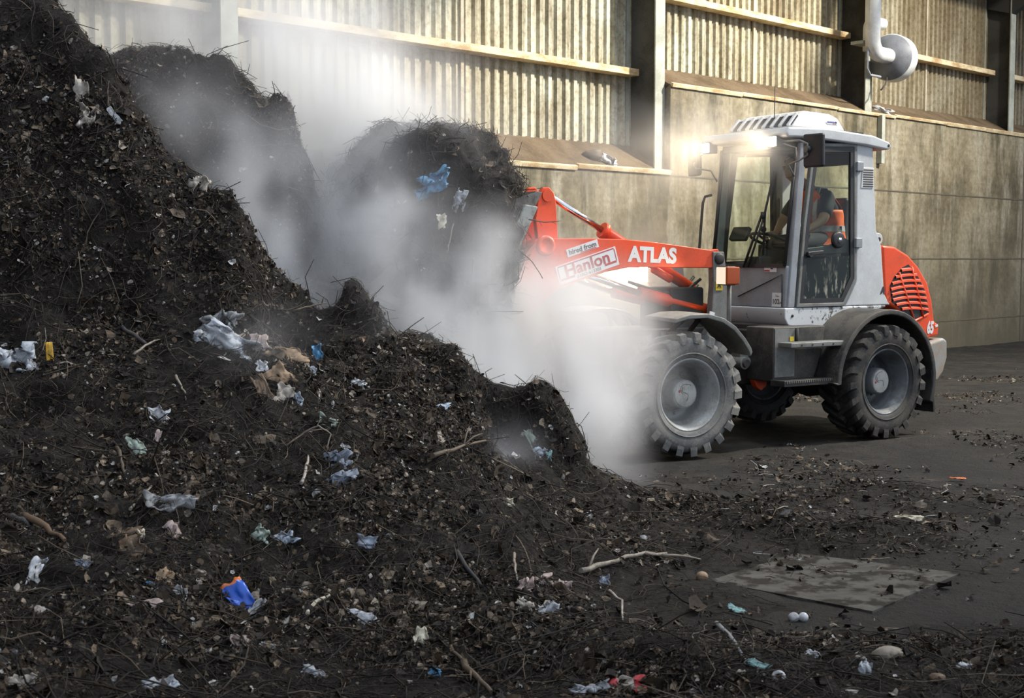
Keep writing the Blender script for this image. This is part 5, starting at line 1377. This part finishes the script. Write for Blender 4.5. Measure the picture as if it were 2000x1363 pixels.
scrap(390, 370, 30, 34, -10, 'pale', 'paper_scrap', 'paper', 'pale crumpled paper on the shoulder of the tall mound', 0.35, 0.75)
scrap(190, 85, 36, 42, 30, 'brown', 'bark_piece', 'bark', 'curled brown bark at the top rim of the tall mound', 0.3, 0.6)
scrap(268, 880, 26, 50, 25, 'green', 'plastic_scrap', 'scrap', 'greyish green torn scrap below the bright white crumpled plastic', 0.3, 0.65, 0.5)
scrap(509, 1050, 34, 30, -30, 'green', 'plastic_scrap', 'scrap', 'pale green torn scrap beside the pale blue crumpled one', 0.35, 0.65, 0.6)
scrap(556, 1055, 40, 24, 15, 'paleblue', 'plastic_scrap', 'scrap', 'pale blue crumpled scrap beside the pale green torn one', 0.4, 0.7, 0.4)
scrap(330, 996, 84, 28, 8, 'grey', 'plastic_sheet', 'plastic sheet', 'dull grey arched plastic sheet above the pinkish white paper', 0.4, 0.5, 0.2, n=15)
scrap(660, 905, 46, 36, 12, 'greyblue', 'plastic_film', 'plastic film', 'bluish crumpled film beside the bundle of bent stalks', 0.45, 0.65, 0.4, n=15)
scrap(665, 945, 56, 26, 20, 'greyblue', 'plastic_film', 'plastic film', 'bluish crumpled film lying just below the first one', 0.45, 0.6, 0.4, n=15)
scrap(640, 830, 38, 24, -25, 'green', 'plastic_scrap', 'scrap', 'mint green scrap in two bits above the bundle of bent stalks', 0.4, 0.65, 0.6)
scrap(578, 785, 18, 30, 10, 'paleblue', 'plastic_scrap', 'scrap', 'light blue scrap beside the lowest cardboard piece', 0.4, 0.7)
scrap(622, 698, 16, 30, 12, 'sky', 'plastic_scrap', 'scrap', 'light blue scrap hooked over a dark hollow high on the slope', 0.35, 0.75)
scrap(699, 757, 24, 18, -15, 'white', 'plastic_scrap', 'scrap', 'bright white scrap below the misty crest', 0.35, 0.75)
scrap(605, 733, 18, 24, 0, 'silver', 'plastic_scrap', 'scrap', 'greyish white scrap between the cardboard and the bright white scrap', 0.35, 0.7)
scrap(1041, 872, 16, 44, 28, 'green', 'plastic_strip', 'plastic strip', 'pale greenish strip hanging on the clod by the steam', 0.25, 0.75, 0.3)
scrap(1058, 888, 22, 20, 0, 'paleblue', 'plastic_scrap', 'scrap', 'white knotted scrap at the foot of the greenish strip', 0.4, 0.75)
scrap(1073, 905, 10, 28, 5, 'teal', 'plastic_strip', 'plastic strip', 'thin teal strip hanging below the white knot', 0.2, 0.75)
scrap(860, 798, 34, 12, 22, 'paleblue', 'plastic_strip', 'plastic strip', 'pale blue strip in the thin steam on the crest', 0.25, 0.7)
scrap(1025, 1150, 30, 28, 0, 'pink', 'tissue', 'tissue', 'dull pink tissue at the near end of the tissue cluster', 0.5, 0.6, 0.5)
scrap(1060, 1140, 30, 24, 20, 'pink', 'tissue', 'tissue', 'crumpled pink tissue in the middle of the tissue cluster', 0.5, 0.65, 0.5)
scrap(1097, 1150, 34, 26, -10, 'pink', 'tissue', 'tissue', 'palest pink tissue at the end of the cluster nearest the white branch', 0.5, 0.7, 0.5)
scrap(1070, 1195, 36, 28, 15, 'silver', 'tissue', 'tissue', 'grey white tissue at the bottom of the tissue cluster', 0.5, 0.65, 0.6)
scrap(1022, 1192, 28, 20, -20, 'pale', 'tissue', 'tissue', 'small beige tissue beside the grey white one at the bottom of the cluster', 0.5, 0.6, 0.6)
scrap(1437, 1195, 28, 14, -22, 'teal', 'plastic_scrap', 'scrap', 'small pale turquoise scrap on the floor between the plate and the spilled heap', 0.25, 0.3)
scrap(1487, 1304, 52, 16, -12, 'teal', 'plastic_shard', 'shard', 'long pale turquoise shard near the white curled ring', 0.25, 0.5, 0.4)
scrap(1464, 1300, 18, 14, 0, 'silver', 'plastic_scrap', 'scrap', 'whitish blob at the blunt end of the long turquoise shard', 0.4, 0.5)
scrap(1590, 1283, 34, 14, -28, 'white', 'plastic_scrap', 'scrap', 'thin white torn scrap in the litter below the floor plate', 0.4, 0.55, 0.6)
scrap(1690, 1318, 24, 42, -8, 'silver', 'lace_scrap', 'scrap', 'lacy whitish scrap below the big rounded stone', 0.5, 0.6, 0.7)
scrap(1880, 1306, 30, 14, 10, 'white', 'plastic_scrap', 'scrap', 'small white scrap at the edge of the litter farthest from the heap', 0.4, 0.55)
scrap(1775, 1016, 46, 13, -8, 'cream', 'paper_scrap', 'paper', 'cream paper scrap alone on the floor behind the plate', 0.3, 0.25, 0.5)
scrap(1870, 938, 26, 8, -8, 'orange', 'orange_peel', 'peel', 'orange peel on the dark floor behind the cream paper', 0.3, 0.2, 0.4)
scrap(1223, 1347, 56, 34, 10, 'red', 'wrapper', 'wrapper', 'torn red and beige wrapper at the bottom edge of the picture', 0.35, 0.6, 0.5, edge=0.45, mats=[smat('pale', COLS['pale']), smat('red', COLS['red'])])
scrap(1150, 1352, 66, 20, 5, 'silver', 'plastic_film', 'plastic film', 'whitish crumpled film next to the torn red wrapper', 0.5, 0.55, 0.5, n=15)
scrap(258, 1078, 46, 44, 30, 'brown', 'dead_leaf', 'leaf', 'large brown leathery leaf beside the cream tab', 0.3, 0.55, 0.4)
scrap(252, 1045, 46, 18, 10, 'brown', 'dead_leaf', 'leaf', 'flat brown leaf above the large leathery one', 0.3, 0.5, 0.5)
scrap(318, 1135, 26, 40, -10, 'tan', 'cardboard_piece', 'cardboard', 'tan paper piece with an orange fleck beside the blue chip', 0.3, 0.6)
scrap(292, 1147, 20, 12, 0, 'sky', 'plastic_chip', 'chip', 'small bright blue chip beside the tan piece low on the heap', 0.2, 0.7)
scrap(162, 1115, 26, 20, -20, 'greyblue', 'plastic_scrap', 'scrap', 'dull blue scrap above the grey rag low on the heap', 0.3, 0.6)
scrap(282, 1192, 54, 18, 14, 'pink', 'plastic_strip', 'plastic strip', 'faded pink netting strip low on the heap', 0.3, 0.55, 0.4)
scrap(345, 1170, 24, 46, -30, 'grey', 'cloth_rag', 'rag', 'grey pointed rag beside the faded pink strip', 0.25, 0.6, 0.4)
scrap(500, 1200, 22, 44, -20, 'grey', 'plastic_film', 'plastic film', 'dull grey film folded behind the blue wrapper', 0.3, 0.6)
scrap(850, 1320, 20, 16, -20, 'sky', 'plastic_chip', 'chip', 'light blue chip at the bottom of the heap below the cream foam', 0.2, 0.6)
scrap(715, 1065, 32, 22, -8, 'greyblue', 'plastic_scrap', 'scrap', 'flat slate blue scrap in the middle of the lower slope', 0.25, 0.6, 0.3)
scrap(1180, 1140, 16, 24, 5, 'greyblue', 'plastic_scrap', 'scrap', 'dusty blue scrap just under the white branch', 0.3, 0.7)
scrap(990, 985, 20, 16, 0, 'cream', 'paper_scrap', 'paper', 'small cream scrap below the clod by the steam', 0.35, 0.65)
scrap(612, 1320, 40, 20, -30, 'silver', 'plastic_film', 'plastic film', 'greyish film at the bottom edge of the heap below the round tan scrap', 0.4, 0.55)
scrap(310, 1345, 60, 26, 14, 'silver', 'plastic_film', 'plastic film', 'pale crumpled film at the bottom edge below the faded pink strip', 0.45, 0.55, n=15)
scrap(40, 1345, 46, 24, 0, 'pale', 'paper_scrap', 'paper', 'pale paper at the bottom corner of the heap', 0.4, 0.55)
def ledge_Y(px, py, base, drop):
    u_, n_ = Vector((math.cos(WA), math.sin(WA), 0)), Vector((math.sin(WA), -math.cos(WA), 0))
    p0_ = Vector(WP) + Vector((0, 0, base)); nn_ = u_.cross(-n_ * 0.637 + Vector((0, 0, drop)))
    r_ = ray(px, py); o_ = Vector((0, 0, CAMH)); t_ = (p0_ - o_).dot(nn_) / r_.dot(nn_)
    return (o_ + r_ * t_).y - 0.03
# things on the ledge and in the bucket load
scrap(1187, 316, 44, 22, -32, 'white', 'cloth_rag', 'rag', 'dirty white rag lying on the sloping top of the low wall', 0.5, 0.6, 0.5, Y=ledge_Y(1187, 318, LO, 0.43), n=13)
lump(1158, 304, 40, 22, 0, 'bark', 'muck_clump', 'clump', 'dark clump of muck beside the white rag on the low wall', 0.5, 0.7, Y=ledge_Y(1158, 308, LO, 0.43), up=0.2)
scrap(1722, 216, 34, 14, -28, 'white', 'cloth_rag', 'rag', 'bright white rag at the foot of the second column on the tall wall', 0.25, 0.6, 0.4, Y=ledge_Y(1722, 218, HI, 0.345), n=13)
scrap(852, 355, 70, 30, 24, 'sky', 'plastic_bag', 'plastic bag', 'blue plastic bag caught in the bucket load', 0.5, 0.8, 0.5, Y=load_Y(852, 355), n=17)
scrap(897, 388, 22, 38, -18, 'silver', 'paper_scrap', 'paper', 'whitish torn paper below the blue bag in the bucket load', 0.35, 0.8, 0.6, Y=load_Y(897, 388))
scrap(862, 432, 14, 24, 0, 'cream', 'paper_scrap', 'paper', 'small cream scrap low on the face of the bucket load', 0.3, 0.8, Y=load_Y(862, 432))
# round things
lump(1550, 1210, 22, 20, 0, 'white', 'eggshell', 'eggshell', 'white eggshell on the floor in front of the plate, the one nearer the heap', 0.06, 0.9)
lump(1569, 1209, 20, 20, 0, 'white', 'eggshell', 'eggshell', 'white eggshell on the floor, the one farther from the heap of the pair', 0.06, 0.9)
lump(1371, 1131, 24, 22, 10, 'tan', 'potato', 'potato', 'round orange brown potato beside the corner of the floor plate', 0.1, 0.9)
lump(1735, 1283, 70, 32, 20, 'wood', 'stone', 'stone', 'big rounded pinkish grey stone in the litter below the plate', 0.22, 0.7)
lump(1680, 1287, 22, 12, 0, 'pale', 'stone', 'stone', 'small pale stone beside the big rounded stone', 0.15, 0.8)
lump(1830, 1330, 34, 20, 0, 'brown', 'root_clump', 'root', 'dark brown root clump near the lacy scrap', 0.3, 0.8)
lump(1447, 1316, 22, 13, 15, 'pale', 'wood_chip', 'wood chip', 'pale block of wood below the blunt end of the turquoise shard', 0.2, 0.6)
P_, M_ = frame_at(1521, 1329, 0, 0.5); k_ = P_.y / FPX
b = MB(); b.tube([(10 * k_ * math.cos(R(a)), 10 * k_ * math.sin(R(a)), 0.012) for a in range(-40, 261, 20)], 4.5 * k_, 8)
o = b.build('plastic_ring', smat('white', COLS['white'])); o.matrix_world = Matrix.Translation(P_) @ M_; tag(o, 'white curled ring near the long turquoise shard', 'ring')
P_, M_ = frame_at(484, 975, 20, 0.6); k_ = P_.y / FPX
b = MB(); b.lathe([(0, 0.004), (7 * k_, 0.004), (8 * k_, 0.010), (9 * k_, 0.010), (9 * k_, -0.012)], (0, 0, 0.01), 'z', 24)
o = b.build('tin_lid', smat('tin', (0.6, 0.62, 0.64), 0.2, amount=0.4, metal=0.8)); o.matrix_world = Matrix.Translation(P_) @ M_ @ Matrix.Rotation(0.5, 4, 'X'); tag(o, 'shiny round tin lid on the middle of the slope', 'lid')
# sticks
stick([(1135, 1124), (1185, 1108), (1240, 1092), (1300, 1089)], 0.016, 'wood', 'branch', 'branch', 'weathered whitish branch at the foot of the heap beside the plate', 0.03)
stick([(1290, 1090), (1330, 1090), (1368, 1098)], 0.009, 'wood', 'branch', 'branch', 'thin end piece lying on from the weathered whitish branch', 0.02)
stick([(846, 905), (905, 886), (962, 872)], 0.014, 'bark', 'branch', 'branch', 'dark broken branch sticking out over the steaming hollow', 0.05)
stick([(600, 1203), (618, 1185), (650, 1168)], 0.010, 'cream', 'bone_stick', 'stick', 'clean white stick beside the blue wrapper', 0.02, twig=False, taper=0.1)
stick([(46, 1012), (90, 1035), (130, 1062)], 0.018, 'brown', 'branch', 'branch', 'thick brown stick low on the heap near the edge', 0.02, twig=False)
stick([(22, 1015), (45, 1025), (72, 1042)], 0.016, 'dark', 'pipe_piece', 'pipe', 'short black pipe beside the thick brown stick', 0.02, twig=False, taper=0.0)
stick([(240, 645), (265, 662), (287, 678)], 0.012, 'dark', 'pipe_piece', 'pipe', 'short dark pipe in the middle of the bench above the curved pale stick', 0.02, twig=False, taper=0.1)
stick([(262, 700), (285, 682), (316, 668)], 0.009, 'wood', 'branch', 'branch', 'curved pale stick on the bench below the short dark pipe', 0.02, twig=False)
stick([(110, 716), (130, 712), (150, 717)], 0.006, 'pale', 'twig', 'twig', 'pale twig next to the bright yellow strip', 0.015)
stick([(212, 697), (245, 700), (280, 706)], 0.006, 'wood', 'twig', 'twig', 'straight pale twig under the curved pale stick', 0.015)
stick([(345, 740), (355, 760), (364, 774)], 0.008, 'wood', 'twig', 'twig', 'short bent stick on the bench above the bright white crumpled plastic', 0.02, twig=False)
stick([(232, 880), (240, 905), (246, 930)], 0.012, 'bark', 'branch', 'branch', 'dark upright stick beside the greyish green scrap', 0.02, twig=False)
stick([(258, 1000), (285, 970), (318, 935)], 0.008, 'wood', 'branch', 'branch', 'long thin stick above the dull grey arched sheet', 0.02)
stick([(905, 1298), (930, 1330), (960, 1358)], 0.016, 'bark', 'branch', 'branch', 'dark stick running off the bottom edge below the cream foam', 0.02)
stick([(835, 1232), (880, 1270), (905, 1298)], 0.012, 'bark', 'branch', 'branch', 'thin dark branch between the cream foam and the bottom edge stick', 0.02)
stick([(895, 1085), (915, 1120), (940, 1150)], 0.014, 'dark', 'branch', 'branch', 'dark bent stick beside the tissue cluster', 0.02, twig=False)
stick([(1003, 1085), (1005, 1110), (1010, 1140)], 0.008, 'wood', 'twig', 'twig', 'thin upright stalk above the tissue cluster', 0.02, twig=False)
stick([(1190, 1160), (1213, 1180), (1216, 1218)], 0.008, 'pale', 'twig', 'twig', 'pale hooked stick below the dusty blue scrap', 0.02, twig=False)
stick([(1400, 1225), (1432, 1258), (1447, 1285)], 0.012, 'grey', 'branch', 'branch', 'grey bent stick on the floor litter above the turquoise shard', 0.02, twig=False)
stick([(590, 950), (600, 915), (603, 895)], 0.010, 'pale', 'twig', 'twig', 'pale upright stick beside the bluish films', 0.02, twig=False)
stick([(585, 860), (625, 840), (648, 858), (640, 890)], 0.006, 'wood', 'stalk_bundle', 'stalks', 'bent stalk of the bundle nearest the bluish film', 0.03, twig=False)
stick([(560, 880), (605, 850), (640, 848)], 0.006, 'bark', 'stalk_bundle', 'stalks', 'lower bent stalk of the bundle above the bluish film', 0.03, twig=False)
stick([(505, 585), (518, 600), (530, 612)], 0.008, 'pale', 'twig', 'twig', 'pale twig on the edge of the tall mound', 0.02)
stick([(560, 592), (600, 578), (640, 568)], 0.006, 'bark', 'twig', 'twig', 'dark twig reaching out into the steam from the mound', 0.06)
stick([(575, 622), (610, 612), (640, 606)], 0.008, 'bark', 'twig', 'twig', 'lower dark twig reaching out below the first', 0.05)
stick([(20, 2), (45, 14), (62, 30)], 0.005, 'bark', 'twig', 'twig', 'thin twig rising from the top of the tall mound', 0.03, Y=8.55, twig=False)
stick([(563, 365), (585, 372), (602, 381)], 0.004, 'bark', 'twig', 'twig', 'tiny bent twig on the far bank against the steam', 0.0, Y=9.95, twig=False)
stick([(560, 232), (572, 216), (577, 205)], 0.006, 'bark', 'twig', 'twig', 'short twig on the top corner of the far bank', 0.0, Y=10.05)
stick([(1032, 428), (1064, 434), (1097, 431)], 0.005, 'bark', 'twig', 'twig', 'dark twig sticking out of the load across the bell crank', 0.0, Y=9.85)
stick([(1012, 486), (1040, 512), (1060, 544)], 0.005, 'bark', 'twig', 'twig', 'thin twig hanging below the corner of the bucket', 0.0, Y=9.75, twig=False)
stick([(872, 505), (878, 470), (886, 436)], 0.007, 'wood', 'twig', 'twig', 'pale stalk standing on the face of the bucket load', 0.0, Y=load_Y(878, 470), twig=False)
stick([(820, 315), (828, 290), (832, 272)], 0.006, 'bark', 'twig', 'twig', 'upright twig on top of the bucket load beside the blue bag', 0.0, Y=load_Y(824, 325) + 0.05, twig=False)
# stubs of longer sticks half buried in the heap

# ---------------------------------------------------------------- steam
STEAM = [  # px, py, depth, radius x, radius y, radius z, density
    (900, 610, 9.9, 0.75, 0.6, 0.50, 2.2), (1010, 660, 10.0, 0.60, 0.6, 0.50, 2.0), (1115, 650, 10.2, 0.44, 0.5, 0.50, 1.7), (1195, 600, 10.3, 0.36, 0.5, 0.35, 1.0),
    (990, 770, 9.7, 0.50, 0.5, 0.45, 2.0), (1090, 800, 9.7, 0.45, 0.45, 0.45, 1.6), (1125, 880, 9.5, 0.26, 0.4, 0.30, 1.4), (1195, 950, 9.2, 0.28, 0.35, 0.12, 1.0),
    (760, 580, 9.5, 0.45, 0.4, 0.40, 1.5), (645, 440, 11.0, 0.58, 0.42, 1.0, 3.6), (690, 310, 11.0, 0.60, 0.6, 0.70, 1.5), (610, 210, 11.2, 1.0, 0.8, 0.75, 0.75), (330, 200, 9.5, 0.5, 0.25, 0.35, 0.4),
    (560, 90, 11.3, 1.3, 0.8, 0.7, 0.22), (760, 360, 10.0, 0.40, 0.4, 0.55, 1.0), (480, 380, 9.35, 0.55, 0.35, 0.50, 0.9), (560, 520, 9.3, 0.35, 0.35, 0.40, 1.1),
    (800, 640, 9.05, 0.40, 0.35, 0.25, 0.8), (890, 740, 8.95, 0.40, 0.35, 0.25, 0.9), (950, 890, 8.25, 0.20, 0.25, 0.22, 1.0), (250, 60, 10.8, 1.2, 0.8, 0.6, 0.35),
    (1270, 700, 10.2, 0.25, 0.3, 0.4, 0.12), (1238, 545, 12.1, 0.40, 0.35, 0.30, 1.5), (1365, 292, 11.9, 0.45, 0.45, 0.35, 0.30), (1500, 285, 11.7, 0.30, 0.3, 0.25, 0.5), (735, 400, 9.4, 0.33, 0.3, 0.45, 1.8), (400, 30, 11.4, 0.8, 0.5, 0.5, 0.5), (860, 250, 10.0, 0.5, 0.5, 0.3, 0.5), (960, 460, 9.5, 0.25, 0.3, 0.35, 0.7), (1240, 330, 12.5, 1.3, 1.0, 0.7, 0.14), (500, 690, 7.75, 0.35, 0.3, 0.25, 0.25)]
m_ = bpy.data.materials.new('steam'); t, o = nodes(m_)
vi = N(t, 'ShaderNodeAttribute'); vi.attribute_name = 'density'
vs_ = N(t, 'ShaderNodeVolumeScatter'); vs_.inputs['Color'].default_value = (0.955, 0.955, 0.985, 1); vs_.inputs['Anisotropy'].default_value = 0.1
t.links.new(mathn(t, 'MULTIPLY', vi.outputs['Fac'], 1.6), vs_.inputs['Density']); t.links.new(vs_.outputs[0], o.inputs['Volume'])
m_.cycles.volume_step_rate = 2.0
t = bpy.data.node_groups.new('steam_field', 'GeometryNodeTree')
t.interface.new_socket('Geometry', in_out='OUTPUT', socket_type='NodeSocketGeometry')
gout = N(t, 'NodeGroupOutput')
geo = N(t, 'GeometryNodeInputPosition')
wn = N(t, 'ShaderNodeTexNoise'); wn.inputs['Scale'].default_value = 0.9; wn.inputs['Detail'].default_value = 2
t.links.new(geo.outputs[0], wn.inputs['Vector'])
wsub = N(t, 'ShaderNodeVectorMath'); wsub.operation = 'SUBTRACT'; wsub.inputs[1].default_value = (0.5, 0.5, 0.5); t.links.new(wn.outputs['Color'], wsub.inputs[0])
wsc_ = N(t, 'ShaderNodeVectorMath'); wsc_.operation = 'SCALE'; wsc_.inputs['Scale'].default_value = 0.9; t.links.new(wsub.outputs[0], wsc_.inputs[0])
wad = N(t, 'ShaderNodeVectorMath'); wad.operation = 'ADD'; t.links.new(geo.outputs[0], wad.inputs[0]); t.links.new(wsc_.outputs[0], wad.inputs[1])
POS = wad.outputs[0]
tot = None; lo_ = Vector((1e9,) * 3); hi_ = Vector((-1e9,) * 3)
for (px, py, Y, rx, ry, rz, den) in STEAM:
    c = at(px, py, Y)
    s1 = N(t, 'ShaderNodeVectorMath'); s1.operation = 'SUBTRACT'; s1.inputs[1].default_value = c; t.links.new(POS, s1.inputs[0])
    s2 = N(t, 'ShaderNodeVectorMath'); s2.operation = 'MULTIPLY'; s2.inputs[1].default_value = (1 / rx, 1 / ry, 1 / rz); t.links.new(s1.outputs[0], s2.inputs[0])
    s3 = N(t, 'ShaderNodeVectorMath'); s3.operation = 'DOT_PRODUCT'; t.links.new(s2.outputs[0], s3.inputs[0]); t.links.new(s2.outputs[0], s3.inputs[1])
    e_ = mathn(t, 'MULTIPLY', mathn(t, 'POWER', math.e, mathn(t, 'MULTIPLY', s3.outputs['Value'], -1.25)), den)
    tot = e_ if tot is None else mathn(t, 'ADD', tot, e_)
    for k in range(3):
        r_ = (rx, ry, rz)[k] * 1.7; lo_[k] = min(lo_[k], c[k] - r_); hi_[k] = max(hi_[k], c[k] + r_)
lo_.z = max(lo_.z, 0.02); lo_.y = max(lo_.y, 7.3)
stv = N(t, 'ShaderNodeVectorMath'); stv.operation = 'MULTIPLY'; stv.inputs[1].default_value = (1.0, 1.0, 0.62); t.links.new(POS, stv.inputs[0])
n1 = N(t, 'ShaderNodeTexNoise'); n1.inputs['Scale'].default_value = 1.9; n1.inputs['Detail'].default_value = 5; n1.inputs['Roughness'].default_value = 0.58; t.links.new(stv.outputs[0], n1.inputs['Vector'])
mr_ = N(t, 'ShaderNodeMapRange'); mr_.interpolation_type = 'SMOOTHSTEP'; mr_.inputs['From Min'].default_value = 0.36; mr_.inputs['From Max'].default_value = 0.66; mr_.inputs['To Min'].default_value = 0.10; mr_.inputs['To Max'].default_value = 1.7
t.links.new(n1.outputs[0], mr_.inputs['Value'])
den_ = mathn(t, 'MULTIPLY', mathn(t, 'MAXIMUM', mathn(t, 'SUBTRACT', tot, 0.03), 0.0), mr_.outputs[0])
vc = N(t, 'GeometryNodeVolumeCube')
vc.inputs['Min'].default_value = lo_; vc.inputs['Max'].default_value = hi_
for k, ax_ in enumerate('XYZ'): vc.inputs['Resolution ' + ax_].default_value = int((hi_[k] - lo_[k]) / 0.055)
t.links.new(den_, vc.inputs['Density'])
sm_ = N(t, 'GeometryNodeSetMaterial'); sm_.inputs['Material'].default_value = m_
t.links.new(vc.outputs[0], sm_.inputs['Geometry']); t.links.new(sm_.outputs[0], gout.inputs[0])
vd = bpy.data.volumes.new('steam'); vd.materials.append(m_)
st_ = bpy.data.objects.new('steam', vd); link(st_)
md = st_.modifiers.new('steam', 'NODES'); md.node_group = t
tag(st_, 'white steam rising between the heap and the raised bucket', 'steam', kind='stuff')
